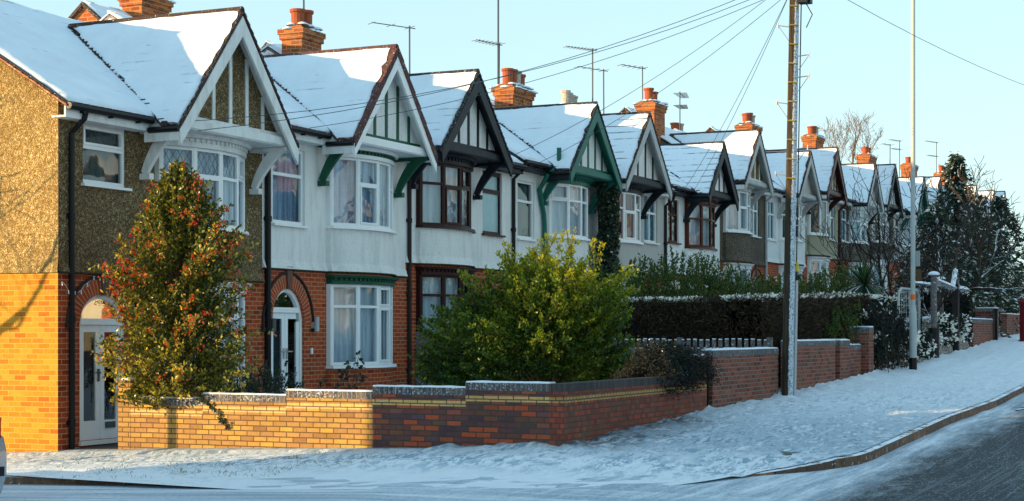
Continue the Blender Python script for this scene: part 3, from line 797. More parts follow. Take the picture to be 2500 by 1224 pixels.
    for p in (pts[0], pts[-1]): hm.box(p[0] - .045, p[0] + .045, YF - .06, YF, p[2] - .08, p[2] + .0)
    hm.build('hood_mould', M['hood'], P)
    ks = MB(); ks.prism_y([(xc - .06, zt - .02), (xc + .06, zt - .02), (xc + .10, zt + .40), (xc - .10, zt + .40)], YF - .05, YF + .01); ks.build('keystone', M['keyst'], P)
    return door
M['hood'] = mat_plain('dark_hood_mould', (.035, .022, .02), .8)
M['keyst'] = mat_plain('keystone', (.14, .075, .055), .85)
M['hall_teal'] = mat_plain('teal_hall', (.07, .12, .13), .9, 0, 3, .6)
M['hall'] = mat_plain('brown_hall', (.10, .06, .035), .9)

# ------------------------------------------------------------------ terraced houses
def house(i, c):
    L, base = HB[i]; R = HB[i + 1][0]
    xc, hw, zF, zA = c['xc'], c['hw'], c['zF'], c['zA']
    line = base + 2.72; zE = zF + .14; YE = 16.7; YR = 20.5; zR = zE + .61 * (YR - YE)
    YG = 16.12; first = i == 0
    P = thing('terraced_house', ((L + R) / 2, YF, base), c['label'], 'house', 'snow roofed terraced houses along the street')
    bw = c.get('bw', 1.24); b0, b1 = xc - bw, xc + bw
    near = i < 10
    # --- walls
    w0, w1, wz0, wz1 = c['win']
    zs_up, zt_up = c.get('sill', zF - 1.6), zF - .24
    zs_lo, zt_lo = line - 1.88, line - .28
    mb = MB()
    holes = [(w0, w1, wz0, wz1)]
    wall_xz(mb, L, R, line, zE + .02, YF, holes + [(b0, b1, line - 1, zE + 1)])
    # skirt at the foot of the rendered storey
    for (a, b) in ((L, b0), (b1, R)):
        if b - a > .02: mb.prism_x([(YF - .06, line - .03), (YF + .01, line - .05), (YF + .01, line + .13), (YF - .004, line + .13)], a, b)
    arc_band(mb, xc, bw, line + .13, zs_up - .06, 0.0, n=24, cap=False)
    arc_band(mb, xc, bw, line - .03, line + .13, .06, dr1=0.0, n=24, cap=True)
    mb.build('rendered_wall', M[c['wall']], P)
    mo = MB()
    for (a, b) in ((L, b0), (b1, R)):
        if b - a > .05: mo.prism_x([(YF - .07, line - .055), (YF + .0, line - .06), (YF, line - .031), (YF - .065, line - .031)], a, b)
    arc_band(mo, xc, bw, line - .058, line - .031, .07, cap=True)
    mo.build('drip_course', M['drip'], P)
    dr = c.get('door')
    bh = MB(); dh = []
    if dr: dh = [(dr[0], dr[1], dr[2], dr[4])]
    wall_xz(bh, L, R, base - .8, line, YF, dh + [(b0, b1, base - 2, line + 1)])
    if dr:
        x0, x1, zb, zs, zt = dr; cx_, hx = (x0 + x1) / 2, (x1 - x0) / 2; n = 16
        for k in range(n):
            a, b = math.pi * k / n, math.pi * (k + 1) / n
            p, q = (cx_ - hx * math.cos(a), zs + (zt - zs) * math.sin(a)), (cx_ - hx * math.cos(b), zs + (zt - zs) * math.sin(b))
            bh.face([(p[0], YF, p[1]), (q[0], YF, q[1]), (q[0], YF, zt), (p[0], YF, zt)])
            bh.face([(p[0], YF, p[1]), (p[0], YF + .12, p[1]), (q[0], YF + .12, q[1]), (q[0], YF, q[1])])
    arc_band(bh, xc, bw, base - .8, zs_lo - .06, 0.0, cap=True)
    arc_band(bh, xc, bw, line - .10, line - .06, 0.0, cap=False)
    bh.build('brick_wall', M[c.get('brick', 'brick_red')], P)
    # --- left flank (seen on the end house), rear wall
    fl = MB()
    def flank(x, z0, top, m, flip=False):
        pts = [(x, YF, z0), (x, 24.3, z0)]
        if top: pts += [(x, 24.3, zE - .25), (x, YR, zR - .09), (x, YF, zE + .08)]
        else: pts += [(x, 24.3, line), (x, YF, line)]
        fl.face(pts[::-1] if not flip else pts, m)
    if first:
        flank(L, base - .8, False, 0)
        fl.face([(L - .05, YF - .03, line - .05), (L - .05, 24.3, line - .05), (L - .05, 24.3, line - .02), (L - .05, YF - .03, line - .02)][::-1], 1)
        fl.face([(L, YF, line - .05), (L, 24.3, line - .05), (L - .05, 24.3, line - .05), (L - .05, YF - .03, line - .05)][::-1], 1)
        fl.face([(L - .05, YF - .03, line - .02), (L - .05, 24.3, line - .02), (L - .004, 24.3, line + .2), (L - .004, YF - .01, line + .2)][::-1], 1)
        pts = [(L - .004, YF - .01, line + .2), (L - .004, 24.3, line + .2), (L - .004, 24.3, zE - .25), (L - .004, YR, zR - .09), (L - .004, YF - .01, zE + .08)]
        fl.face(pts[::-1], 1)
        fl.build('end_wall', [M['brick_end_sunlit'], M['peb_sunlit']], P)
    else:
        pts = [(L, YF + .01, zE - 2), (L, 24.3, zE - 2), (L, 24.3, zE - .25), (L, YR, zR - .02), (L, YF, zE + .12)]
        fl.face(pts[::-1], 0); fl.build('party_wall', M[c['wall']], P)
    rw = MB(); rw.face([(R, 24.3, base - .8), (L, 24.3, base - .8), (L, 24.3, zE), (R, 24.3, zE)]); rw.build('rear_wall', M['brick_red'], P)
    # --- main roof
    x0r = L - (.14 if first else 0); tile = M[c.get('tile', 'tile_brown')]
    rf = MB(); slab(rf, (x0r, YE, zE), (R, YE, zE), (R, YR, zR), (x0r, YR, zR), .07)
    slab(rf, (R, 24.6, zE), (x0r, 24.6, zE), (x0r, YR, zR), (R, YR, zR), .07)
    if first:   # verge tiles
        for k in range(26):
            t = k / 26; y = lerp(YE, YR, t); z = lerp(zE, zR, t)
            rf.hexa([(x0r - .03, y, z - .06), (x0r + .10, y, z - .06), (x0r + .10, y + .15, z + .03), (x0r - .03, y + .15, z + .03), (x0r - .03, y, z - .025), (x0r + .10, y, z - .025), (x0r + .10, y + .15, z + .055), (x0r - .03, y + .15, z + .055)], 1)
    # rows of eave tiles
    k = x0r
    while k < R - .1:
        if not (xc - hw - .1 < k < xc + hw): rf.box(k + .01, k + .15, YE - .05, YE + .12, zE - .045, zE + .015)
        k += .17
    rid = MB()
    roof = rf.build('roof', [tile, M['tile_sunlit']], P)
    sn = MB()
    snow_slope(sn, (x0r, YE, zE), (R, YE, zE), (R, YR, zR), (x0r, YR, zR), 30, 26, .075, (.02, .0, -.05, .06 if first else 0), i * 3.3)
    snow_slope(sn, (R, 24.6, zE), (x0r, 24.6, zE), (x0r, YR, zR), (R, YR, zR), 8, 8, .06, (.02, 0, -.05, .05), i * 2.3)
    # --- front gable roof
    gt = MB(); bs = []
    yr = YE + (zA - zE) / .61; yf = YE + (zF - zE) / .61
    for s in (-1, 1):
        A, B, C, D = (xc + s * hw, YG, zF), (xc, YG, zA), (xc, yr, zA), (xc + s * hw, max(yf, YG + .1), zF)
        slab(gt, A, D, C, B, .075)
        k = 0; sl = math.hypot(hw, zA - zF); nk = int(sl / .155)
        big = c.get('verge') == 'big'
        if big: nk = 7
        for k in range(nk):
            t0, t1 = k / nk, (k + 1.05) / nk
            xa, za, xb, zb = xc + s * hw * (1 - t0), lerp(zF, zA, t0), xc + s * hw * (1 - t1), lerp(zF, zA, t1)
            lift = .045 if big else .03; dep = .10 if big else .07; dn = -.15 if big else -.03; fy = YG - (.05 if big else .045)
            gt.hexa([(xa, fy, za + dn), (xb, fy, zb + dn - .01), (xb, YG + dep, zb + dn - .01), (xa, YG + dep, za + dn), (xa, fy, za + lift + .015), (xb, fy, zb + lift - .02), (xb, YG + dep, zb + lift - .02), (xa, YG + dep, za + lift + .015)] if s < 0 else
                    [(xb, fy, zb + dn - .01), (xa, fy, za + dn), (xa, YG + dep, za + dn), (xb, YG + dep, zb + dn - .01), (xb, fy, zb + lift - .02), (xa, fy, za + lift + .015), (xa, YG + dep, za + lift + .015), (xb, YG + dep, zb + lift - .02)])
        # valley tiles, ragged dark edge
        for k in range(30):
            t = (k + U(.1, .5)) / 30
            vx, vy, vz = xc + s * hw * (1 - t), lerp(max(yf, YG + .1), yr, t), lerp(zF, zA, t)
            gt.box(vx - .05, vx + .05, vy - .15 - U(0, .03), vy - .05, vz - .03, vz + .03 + U(0, .03))
        if s < 0: snow_slope(sn, A, D, C, B, 24, 22, .07, (.03, .11, -.03, .05 if c.get('verge') == 'big' else .01), i * 5.1 + 1, m=0)
        else: snow_slope(sn, D, A, B, C, 24, 18, .07, (.03, .05 if c.get('verge') == 'big' else .01, -.03, .11), i * 4.1 + 2, m=0)
    gt.tube([(xc, YG - .02, zA + .01), (xc, yr - .15, zA + .01)], .07, 8)
    gr = gt.build('gable_roof', tile, P)
    sn.build('roof_snow', M[c.get('snow', 'snow_roof')], P, smooth=True)
    # --- barge boards, panel, timbers
    bm = M[c['barge']]; tv = .30
    bb = MB()
    for s in (-1, 1):
        xo = xc + s * (hw - .01)
        poly = [(xc, zA - .09), (xc, zA - .09 - tv * 1.15), (xo, zF - .11 - tv * .75), (xo + s * .03, zF - .09)]
        if s > 0: poly = poly[::-1]
        bb.prism_y(poly[::-1] if s < 0 else poly[::-1], YG - .03, YG + .02)
        # soffit board under the overhang
        bb.face([(xc, YG + .02, zA - .12), (xo, YG + .02, zF - .12), (xo, YG + .30, zF - .12), (xc, YG + .30, zA - .12)][::s])
    bb.build('bargeboard', bm, P)
    yp = YG + .24
    zi = zF + .20
    sl = (zA - zF) / hw
    top_at = lambda x: zA - .14 - abs(x - xc) * sl
    pa = MB(); hx = (zA - .14 - zi) / sl
    pa.face([(xc - hx, yp, zi), (xc + hx, yp, zi), (xc, yp, zA - .14)])
    pa.face([(xc - hw + .1, yp, zF - .02), (xc + hw - .1, yp, zF - .02), (xc + hx, yp, zi - .002), (xc - hx, yp, zi - .002)])
    pa.build('gable_panel', M[c['panel']], P)
    tb = MB()
    nst = c.get('strips', 5)
    if nst:
        for k in range(nst):
            x = xc + hx * 1.0 * ((k + 1) / (nst + 1) * 2 - 1); t = .042
            z1 = min(top_at(x - t), top_at(x + t)) + .05
            if z1 > zi + .05: tb.box(x - t, x + t, yp - .022, yp + .01, zi, z1)
        tb.box(xc - hx, xc + hx, yp - .028, yp + .01, zi - .05, zi + .025)
        tb.build('gable_timbers', M[c['timber']], P)
    be = MB(); be.box(xc - hw + .12, xc + hw - .12, YG + .12, YF + .02, zF - .02, zF + .15); be.box(xc - hw + .14, xc + hw - .14, YG + .09, YG + .12, zF + .0, zF + .13)
    be.build('gable_beam', M[c.get('beam', c['barge'])], P)
    # --- brackets
    for s in (-1, 1):
        k = MB(); bx = xc + s * (hw - .17); zt = zF - .025; zb = zF - .78
        if s < 0 and bx - .05 < L: bx = L + .1
        pr = [(YF, zb), (YF, zb + .20)]
        n = 8; prof_o, prof_i = [], []
        for q in range(n + 1):
            a = q / n
            prof_i.append((YF - .02 - .58 * a ** 1.15, zb + .04 + .72 * (1 - (1 - a) ** 1.7))) 
            prof_o.append((YF - .11 - .63 * a ** 1.08, zb + .00 + .68 * (1 - (1 - a) ** 1.35)))
        for q in range(n):
            (a0, b0_), (a1, b1_), (c0, d0), (c1, d1) = prof_o[q], prof_o[q + 1], prof_i[q], prof_i[q + 1]
            k.hexa([(bx - .042, a0, b0_), (bx + .042, a0, b0_), (bx + .042, c0, d0 + .02), (bx - .042, c0, d0 + .02), (bx - .042, a1, b1_), (bx + .042, a1, b1_), (bx + .042, c1, d1 + .02), (bx - .042, c1, d1 + .02)])
        k.box(bx - .06, bx + .06, YF - .20, YF, zb - .07, zb + .03); k.box(bx - .05, bx + .05, YF - .8, YF, zt - .07, zt)
        k.build('bracket', M[c['brkt']], P)
    # --- fascia, gutter
    fa = MB(); gu = MB()
    for (a, b) in ((x0r, xc - hw + .02), (xc + hw - .02, R)):
        if b - a < .08: continue
        fa = MB(); gu = MB()
        fa.box(a, b, YE + .03, YE + .06, zE - .22, zE - .05); fa.box(a, b, YE + .06, YF, zE - .22, zE - .19)
        gu.tube([(a, YE - .035, zE - .055), (b, YE - .035, zE - .055)], .055, 8)
        for k in range(3): gu.box(lerp(a, b, (k + .5) / 3) - .02, lerp(a, b, (k + .5) / 3) + .02, YE - .06, YE + .03, zE - .13, zE - .05)
        fa.build('fascia', M[c.get('fascia', 'white_old')], P); gu.build('gutter', M['plastic'], P)
    for s in (-1,):
        fa = MB(); gu = MB()
        gu.tube([(xc + s * (hw + .03), YG - .02, zF - .07), (xc + s * (hw + .03), YE - .0, zF - .07)], .05, 8)
        fa.box(xc + s * (hw - .005) - .03, xc + s * (hw - .005) + .0, YG + .02, YE + .1, zF - .26, zF - .09)
    fa.build('fascia', M[c.get('fascia', 'white_old')], P); gu.build('gutter', M['plastic'], P)
    # --- windows
    fm = M[c['frame']]
    flat_window(P, w0, w1, wz0, wz1, YF + .05, fm, c.get('wlay', {'tr': .68}), c.get('wcur', 'net'), glass=c.get('wglass', 'glass'))
    lays = c.get('lays', [{'tr': .68}, {'tr': .62, 'sash': 'l'}, {'tr': .68}, {'tr': .68}])
    bow_window(P, xc, bw - .03, zs_up, zt_up, fm, lays, c.get('cur', 'net'), c.get('glass', 'glass_wavy'), M[c.get('corn', c['barge'])], zF - .02, M[c['dent']] if 'dent' in c else None)
    if i < 12:
        bow_window(P, xc, bw - .03, zs_lo, zt_lo, fm, c.get('lays2', [{'tr': .74}, {'tr': .74}, {'tr': .74, 'sash': 'lu'}, {'tr': .74}]), c.get('cur2', 'net_white'), 'glass', M[c.get('corn2', 'white' if c['frame'] == 'white' else c['frame'])], line - .10, M[c['dent2']] if 'dent2' in c else None)
    if dr: arched_door(P, *dr, c.get('doormat', 'white'), c.get('dstyle', 'flat'), None)
    return P
M['drip'] = mat_pebble('mossy_drip', (.03, .022, .016), (.06, .045, .03), (.10, .09, .05), 30)

CF = [
 dict(xc=23.39, hw=1.75, zF=3.36, zA=5.50, wall='peb_brown', panel='peb_brown', barge='white_old', timber='white_old', brkt='white_old', frame='white', strips=5, win=(20.35, 21.42, 2.34, 3.30), tile='tile_brown',
      wlay={'tr': .62, 'sash': 'u', 'lead': 'u'}, wcur='dim', lays=[{'tr': .66, 'lead': 'u'}, {'tr': .66, 'sash': 'l', 'lead': 'u'}, {'tr': .66, 'lead': 'u'}, {'tr': .7, 'sash': 'u'}], sill=1.80, door=(20.27, 21.42, -1.70, .17, .61), doormat='white', dstyle='flat', corn='white_old',
      label='brown pebbledash end house with orange brick flank, white gable boards and leaded windows'),  # flank is red brick, its orange tint imitates sunlight
 dict(xc=28.80, hw=1.68, zF=3.70, zA=5.72, wall='ren_white', panel='ren_white', barge='white', timber='green_paint', brkt='green_paint', frame='white', strips=5, win=(25.68, 26.78, 2.04, 3.48), tile='tile_red', verge='big',
      wlay={'tr': .66, 'sash': ''}, lays=[{}, {'tr': .64, 'sash': 'l'}, {}, {'tr': .64}], dent='green_paint', dent2='green_paint', corn2='green_paint', door=(25.62, 26.76, -1.42, .12, .84), dstyle='curved',
      label='white house with dark green gable strips and green brackets above an arched white door'),
 dict(xc=32.48, hw=1.73, zF=3.93, zA=5.76, wall='ren_white', panel='ren_white', barge='black_paint', timber='black_paint', brkt='black_paint', frame='brown_frame', strips=5, win=(34.5, 35.56, 2.33, 3.82), tile='tile_dark',
      wlay={'tr': .68, 'sash': 'u'}, wcur='blind', wglass='glass_frost', lays=[{'tr': .69}, {'tr': .66, 'sash': 'l'}, {'tr': .66, 'sash': 'u'}, {'tr': .66}], cur='net_white', corn='black_paint', fascia='black_paint',
      label='white house with black gable timbers and dark brown windows, right of the green bracketed house'),
 dict(xc=39.40, hw=1.74, zF=4.06, zA=5.92, wall='ren_white', panel='ren_white', barge='teal_paint', timber='teal_paint', brkt='teal_paint', frame='white', strips=5, win=(36.45, 37.45, 2.32, 3.75), tile='tile_dark',
      wlay={'tr': .66}, wcur='dim', lays=[{'tr': .7, 'sash': 'u'}, {'tr': .7}, {'tr': .7}, {'tr': .7}], cur='net_white', corn='teal_paint', fascia='black_paint',
      label='white house with bright teal green bargeboards, half covered by the dark wall ivy'),
 dict(xc=43.33, hw=1.80, zF=4.16, zA=6.15, wall='ren_grey', panel='ren_white', barge='grey_paint', timber='black_paint', brkt='black_paint', frame='white', strips=4, win=(45.27, 46.38, 2.67, 4.10), tile='tile_brown', snow='snow_streak',
      wlay={'tr': .62, 'mul': .5}, wcur='blind', cur='curtain_red', beam='black_paint', corn='black_paint',
      label='grey rendered house with pale grey bargeboards and red curtains, right of the wall ivy'),
 dict(xc=50.1, hw=1.5, zF=4.30, zA=6.02, wall='ren_bright', panel='ren_bright', barge='black_paint', timber='black_paint', brkt='black_paint', frame='red_frame', strips=4, win=(47.3, 48.3, 2.77, 4.1), tile='tile_dark', snow='snow_streak',
      wlay={'tr': .66, 'mul': .5}, wcur='dim', cur='net_white', corn='red_frame', fascia='black_paint', lays=[{'tr': .66}, {'tr': .66}, {'tr': .66}, {'tr': .66}],
      label='bright white house with low black gable and red brown windows left of the telegraph pole'),
 dict(xc=54.0, hw=1.62, zF=5.02, zA=6.85, wall='peb_grey', panel='peb_brown', barge='grey_paint', timber='white_old', brkt='grey_paint', frame='white', strips=4, win=(55.93, 56.95, 3.42, 4.82), tile='tile_brown',
      wlay={'tr': .66, 'mul': .5}, wcur='blind', cur='net_white', door=(56.0, 57.1, -.25, 1.4, 2.0), brick='brick_red',
      label='brown pebbledash house with grey gable and pale curtains just left of the telegraph pole'),
 dict(xc=60.7, hw=1.6, zF=5.08, zA=6.80, wall='ren_bright', panel='ren_grey', barge='grey_paint', timber='grey_paint', brkt='grey_paint', frame='white', strips=0, win=(58.05, 59.05, 3.4, 4.85), tile='tile_brown',
      wlay={'tr': .66, 'mul': .5}, wcur='blind', cur='dim',
      label='white house with plain unstriped grey gable directly behind the telegraph pole'),
 dict(xc=64.75, hw=1.55, zF=5.50, zA=7.35, wall='ren_olive', panel='ren_cream', barge='maroon', timber='maroon', brkt='maroon', frame='white', strips=5, win=(67.0, 68.0, 3.85, 5.25), tile='tile_red', cur='dim', lays=[{}, {}, {'tr': .6}, {'tr': .6}],
      label='olive rendered house with maroon bargeboards and cream gable right of the telegraph pole'),
 dict(xc=71.6, hw=1.6, zF=5.52, zA=7.36, wall='peb_grey', panel='ren_grey', barge='grey_paint', timber='white_old', brkt='white_old', frame='white', strips=5, win=(69.1, 70.1, 3.9, 5.3), tile='tile_brown', cur='blind', wcur='blind',
      label='grey brown house with white brackets and curved white cornice, right of the maroon gable'),
 dict(xc=75.6, hw=1.6, zF=5.75, zA=7.68, wall='peb_grey', panel='ren_grey', barge='black_paint', timber='white_old', brkt='black_paint', frame='white', strips=5, win=(77.6, 78.6, 4.2, 5.6), tile='tile_dark', cur='dim',
      label='house with black bargeboards and white strips, nearest behind the lamp column'),
 dict(xc=82.3, hw=1.55, zF=5.85, zA=7.68, wall='ren_grey', panel='ren_grey', barge='teal_paint', timber='teal_paint', brkt='teal_paint', frame='white', strips=4, win=(79.8, 80.8, 4.2, 5.6), tile='tile_dark',
      label='distant house with narrow green gable right of the lamp column'),
 dict(xc=86.5, hw=1.55, zF=6.15, zA=8.05, wall='ren_white', panel='ren_grey', barge='black_paint', timber='black_paint', brkt='black_paint', frame='white', strips=4, win=(88.6, 89.6, 4.5, 5.9), tile='tile_dark',
      label='distant house with black gable left of the tall conifer'),
 dict(xc=93.1, hw=1.55, zF=6.3, zA=8.15, wall='ren_white', panel='ren_grey', barge='black_paint', timber='black_paint', brkt='black_paint', frame='white', strips=4, win=(90.8, 91.8, 4.7, 6.0), tile='tile_dark',
      label='distant white house mostly hidden behind the tall conifer'),
 dict(xc=97.6, hw=1.55, zF=6.6, zA=8.5, wall='ren_grey', panel='ren_grey', barge='grey_paint', timber='grey_paint', brkt='grey_paint', frame='white', strips=3, win=(99.6, 100.6, 5.0, 6.3), tile='tile_brown',
      label='distant grey house half seen right of the tall conifer'),
 dict(xc=104, hw=1.55, zF=6.8, zA=8.7, wall='ren_white', panel='ren_grey', barge='black_paint', timber='grey_paint', brkt='grey_paint', frame='white', strips=3, win=(101.8, 102.8, 5.2, 6.5), tile='tile_brown',
      label='farthest but one house, its roof just above the dark bushes at right'),
 dict(xc=108.4, hw=1.55, zF=7.1, zA=9.0, wall='ren_white', panel='ren_grey', barge='grey_paint', timber='grey_paint', brkt='grey_paint', frame='white', strips=3, win=(110.2, 111.2, 5.5, 6.8), tile='tile_brown',
      label='farthest house of the terrace above the dark bushes at right'),
]
M['dim'] = mat_curtain('dim_room', (.16, .20, .19), (.05, .06, .06), 3)
H = [house(i, c) for i, c in enumerate(CF)]

# chimneys stand in front of the ridge over every second party wall
def roofz(i, y): return CF[i]['zF'] + .14 + .61 * (y - 16.7)
chimney(H[1], 28.75, 22.3, 4.9, 7.34, .95, .52, 2)
chimney(H[1], 30.75, 19.6, 5.0, 6.75, .8, .52, 2)
chimney(H[3], 41.0, 19.4, 5.2, 6.86, .62, .56, 4, stacks=2)
chimney(H[4], 50.4, 21.6, 6.0, 7.62, 1.05, .5, 4, 'pot_buff')
chimney(H[5], 52.3, 19.4, 5.6, 7.82, 1.05, .62, 2)
chimney(H[6], 60.9, 21.5, 6.4, 7.85, 1.1, .5, 3)
chimney(H[7], 63.2, 19.3, 6.6, 8.32, 1.3, .6, 3)
chimney(H[9], 73.1, 19.3, 7.3, 8.95, 1.35, .6, 3)
chimney(H[11], 84.5, 19.5, 7.6, 9.2, 1.45, .6, 2)
chimney(H[13], 95.7, 19.6, 8.0, 9.75, 1.6, .6, 2)
chimney(H[15], 105.8, 19.6, 8.5, 10.15, 1.7, .6, 2)
chimney(H[16], 112.5, 19.7, 8.8, 10.6, 1.2, .55, 1)

# brick gables of the rear wings that peep over the ridge
def rear_gable(P, x, y, z, w=1.5, h=.62, l=2.2):
    g_ = MB(); 
    g_.face([(x, y - w / 2, z - h), (x, y - w / 2, z - h - 2.2), (x, y + w / 2, z - h - 2.2), (x, y + w / 2, z - h), (x, y, z)][::1])
    g_.face([(x, y - w / 2, z - h), (x, y - w / 2, z - h - 2.2), (x + l, y - w / 2, z - h - 2.2), (x + l, y - w / 2, z - h)][::-1][::-1])
    o = g_.build('rear_wing', M['brick_chim'], P)
    r = MB(); sl = h / (w / 2); e = w / 2 + .12
    for s in (-1, 1):
        A, B, C, D = (x - .1, y + s * e, z - sl * e + .05), (x + l, y + s * e, z - sl * e + .05), (x + l, y, z + .05), (x - .1, y, z + .05)
        slab(r, A, B, C, D, .06)
    r.build('wing_roof', M['tile_brown'], o)
    sn = MB()
    for s in (-1, 1):
        A, B, C, D = (x - .1, y + s * e, z - sl * e + .05), (x + l, y + s * e, z - sl * e + .05), (x + l, y, z + .05), (x - .1, y, z + .05)
        snow_slope(sn, A, B, C, D, 8, 6, .06, (.03, .03, -.03, .05), x)
    sn.build('wing_snow', M['snow_roof'], o, smooth=True)
rear_gable(H[1], 27.0, 22.5, 6.80); rear_gable(H[2], 33.8, 22.5, 7.05); rear_gable(H[7], 57.9, 22.5, 8.45, 1.5); rear_gable(H[8], 68.1, 22.5, 8.86)
rear_gable(H[12], 86.5, 22.5, 9.25)

# aerials
aerial(H[1], 30.84, 19.6, 6.6, 1.25, -.9, .8, 6)
aerial(H[2], 38.24, 21.0, 6.2, 1.95, 2.6, 1.15, 3)
aerial(H[1], 29.28, 22.4, 6.0, 1.9, 2.4, .8, 5)
aerial(H[3], 42.0, 20.2, 5.9, 3.9, 2.3, 1.0, 9)
aerial(H[3], 42.04, 20.2, 5.9, 2.35, 2.8, .9, 7)
aerial(H[4], 51.0, 21.0, 6.8, 2.75, 2.6, 1.1, 9)
aerial(H[4], 52.0, 21.0, 6.8, 2.2, 2.7, 1.2, 4)
aerial(H[5], 51.5, 19.4, 7.8, 1.1, 2.7, 1.0, 5)
aerial(H[6], 58.1, 20.4, 7.0, 2.0, .2, 1.3, 8, hy=.45)
aerial(H[11], 85.5, 18.5, 7.4, 2.4, 2.8, .7, 3)
aerial(H[13], 96.85, 20.4, 8.6, 2.7, 2.8, 1.0, 5, hy=.5)
aerial(H[15], 108.2, 20.4, 9.4, 3.0, 2.8, 1.3, 6, hy=.9)
aerial(H[16], 113.5, 20.0, 9.4, 1.9, 2.8, 1.1, 3)

# downpipes
def dpipe(h, x, zt, zb, mat='plastic', r=.045): return pipe(H[h], [(x, 16.66, zt), (x, 16.70, zt - .14), (x, YF - .05, zt - .36), (x, YF - .055, zb)], mat, r)
dpipe(0, 20.03, 3.44, -1.9); dpipe(1, 25.44, 3.75, -1.6, 'plastic', .06); dpipe(2, 30.86, 3.98, -1.3, 'hood'); dpipe(2, 36.12, 4.1, -1.2)
pipe(H[3], [(37.85, 16.5, 4.65), (37.85, 16.5, 4.2), (37.62, 16.72, 3.95), (37.60, YF - .08, 3.6), (37.85, YF - .08, 3.0), (37.9, YF - .08, 2.7), (37.9, YF - .08, -1.1)], 'teal_paint', .06, clips=False)
dpipe(4, 46.98, 4.2, -1.0); dpipe(6, 57.65, 5.1, -.4, 'pipe_grey', .05); dpipe(8, 68.5, 5.5, .3, 'maroon', .06)
# wall light and bell beside the second door, wired lamp
wl = MB(); wl.tube([(27.05, YF - .10, .02), (27.05, YF - .10, .30)], .05, 12); wl.box(27.0, 27.1, YF - .07, YF, .08, .2); wl.build('wall_light', M['metal_light'], H[1])
db = MB(); db.box(26.98, 27.04, YF - .025, YF, -.42, -.30); db.build('door_bell', M['white'], H[1])
wl = MB(); wl.tube([(25.55, YF - .10, .02), (25.55, YF - .10, .26)], .05, 12); wl.box(25.5, 25.6, YF - .07, YF, .08, .2); wl.build('wall_light', M['metal'], H[1])
# string of fairy lights over the first door
ft = MB(); pts = [(lerp(19.82, 21.6, k / 24), YF - .035, .78 - .16 * math.sin(math.pi * min(1, k / 8)) + (.0 if k < 8 else .12 * math.sin((k - 8) * .4)) + .02 * math.sin(k * 2)) for k in range(25)]
ft.tube(pts, .004, 4, 0)
for p in pts[::2]: ft.tube([p, (p[0], p[1] - .01, p[2] - .06)], .009, 5, 1)
ft.build('light_string', [M['white'], M['white']], H[0])

# ------------------------------------------------------------------ ground sheets
def sheet(name, xs, ys, zf, mat, kind='structure', smooth=True):
    mb = MB(); w = len(xs)
    for y in ys:
        for x in xs: mb.v.append((x, y, zf(x, y)))
    for j in range(len(ys) - 1):
        for i in range(w - 1):
            mb.f.append((j * w + i, j * w + i + 1, (j + 1) * w + i + 1, (j + 1) * w + i)); mb.m.append(0); mb.uv.append([(0, 0)] * 4)
    me = bpy.data.meshes.new(name); me.from_pydata(mb.v, [], mb.f); me.materials.append(mat)
    me.polygons.foreach_set('use_smooth', [smooth] * len(mb.f)); me.update()
    o = bpy.data.objects.new(name, me); COL.objects.link(o); o['kind'] = kind
    return o
def rng(a, b, s): 
    n = max(1, int(round((b - a) / s))); return [a + (b - a) * k / n for k in range(n + 1)]
sheet('ground', rng(-150, 10, 20) + rng(14, 120, 4) + rng(140, 600, 40), rng(-200, -20, 20) + rng(-16, 24, 4) + rng(40, 600, 40), lambda x, y: pl(GP, x) - .7 - .042 * max(0, min(y, 40) - 8.6) * (1 if x < 20 else 0) - (1.2 if y > 24.5 or y < -13 else 0), M['snow_clean'])
sheet('road', rng(-60, 8, 4) + rng(9, 30, .35) + rng(31, 60, 1) + rng(64, 300, 8), rng(-6, 0, 1) + rng(.3, 12, .3) + rng(13, 60, 1.5), lambda x, y: min(road_z(x, y), gz(25, 0) if 0 else road_z(x, y)) + (.012 * N(x * 1.3, y * .7) if x < 40 else 0) - (1.5 if (x > 20.6 and y > 6.0) else (.0)), M['road'])
# pavement: ruled strip between kerb path and wall line
def kerb_path():
    pts = []
    for y in rng(40, 15, 2.0)[:-1] + rng(15, 10.6, .14)[::1]: pts.append((16.12 + .012 * (y - 11), y))
    cx_, cy_, r = 20.3, 10.4, 4.72   # corner radius
    pts = [p for p in pts if p[1] > 10.4]
    for k in range(1, 42):
        a = math.pi + (math.pi / 2) * k / 42
        pts.append((20.5 + 4.4 * math.cos(a), 10.4 + 5.65 * math.sin(a)))
    for x in rng(20.5, 40, .16) + rng(40.5, 70, .5)[0:] + rng(72, 150, 3): pts.append((x, 4.75))
    return pts
KP = kerb_path()
def inner(p):
    x, y = p
    if y > 10.4 and x < 17: return (19.9, y)
    if x >= 20.5: return (x + .0, 8.6)
    a = math.atan2((y - 10.4) / 5.65, (x - 20.5) / 4.4)
    t = (a + math.pi if a < 0 else a - math.pi) / (math.pi / 2)      # 0 on the side street, 1 on the main road
    t = min(1, max(0, t))
    return (19.9, lerp(10.4, 8.6, t / .5)) if t < .5 else (lerp(19.9, 20.5, (t - .5) / .5), 8.6)
def kerb_h(p):
    x, y = p   # kerb dips at the corner
    d = 1.0
    if y > 10.0 and x < 17: d = min(1, max(0, (y - 10.9) / .8))
    elif x < 20.5: d = max(0.0, min(1.0, (x - 17.3) / 2.2)) if y < 7.5 else 0.0
    return lerp(-.05, .115, d)
NV = 44
mb = MB(); W = NV + 1
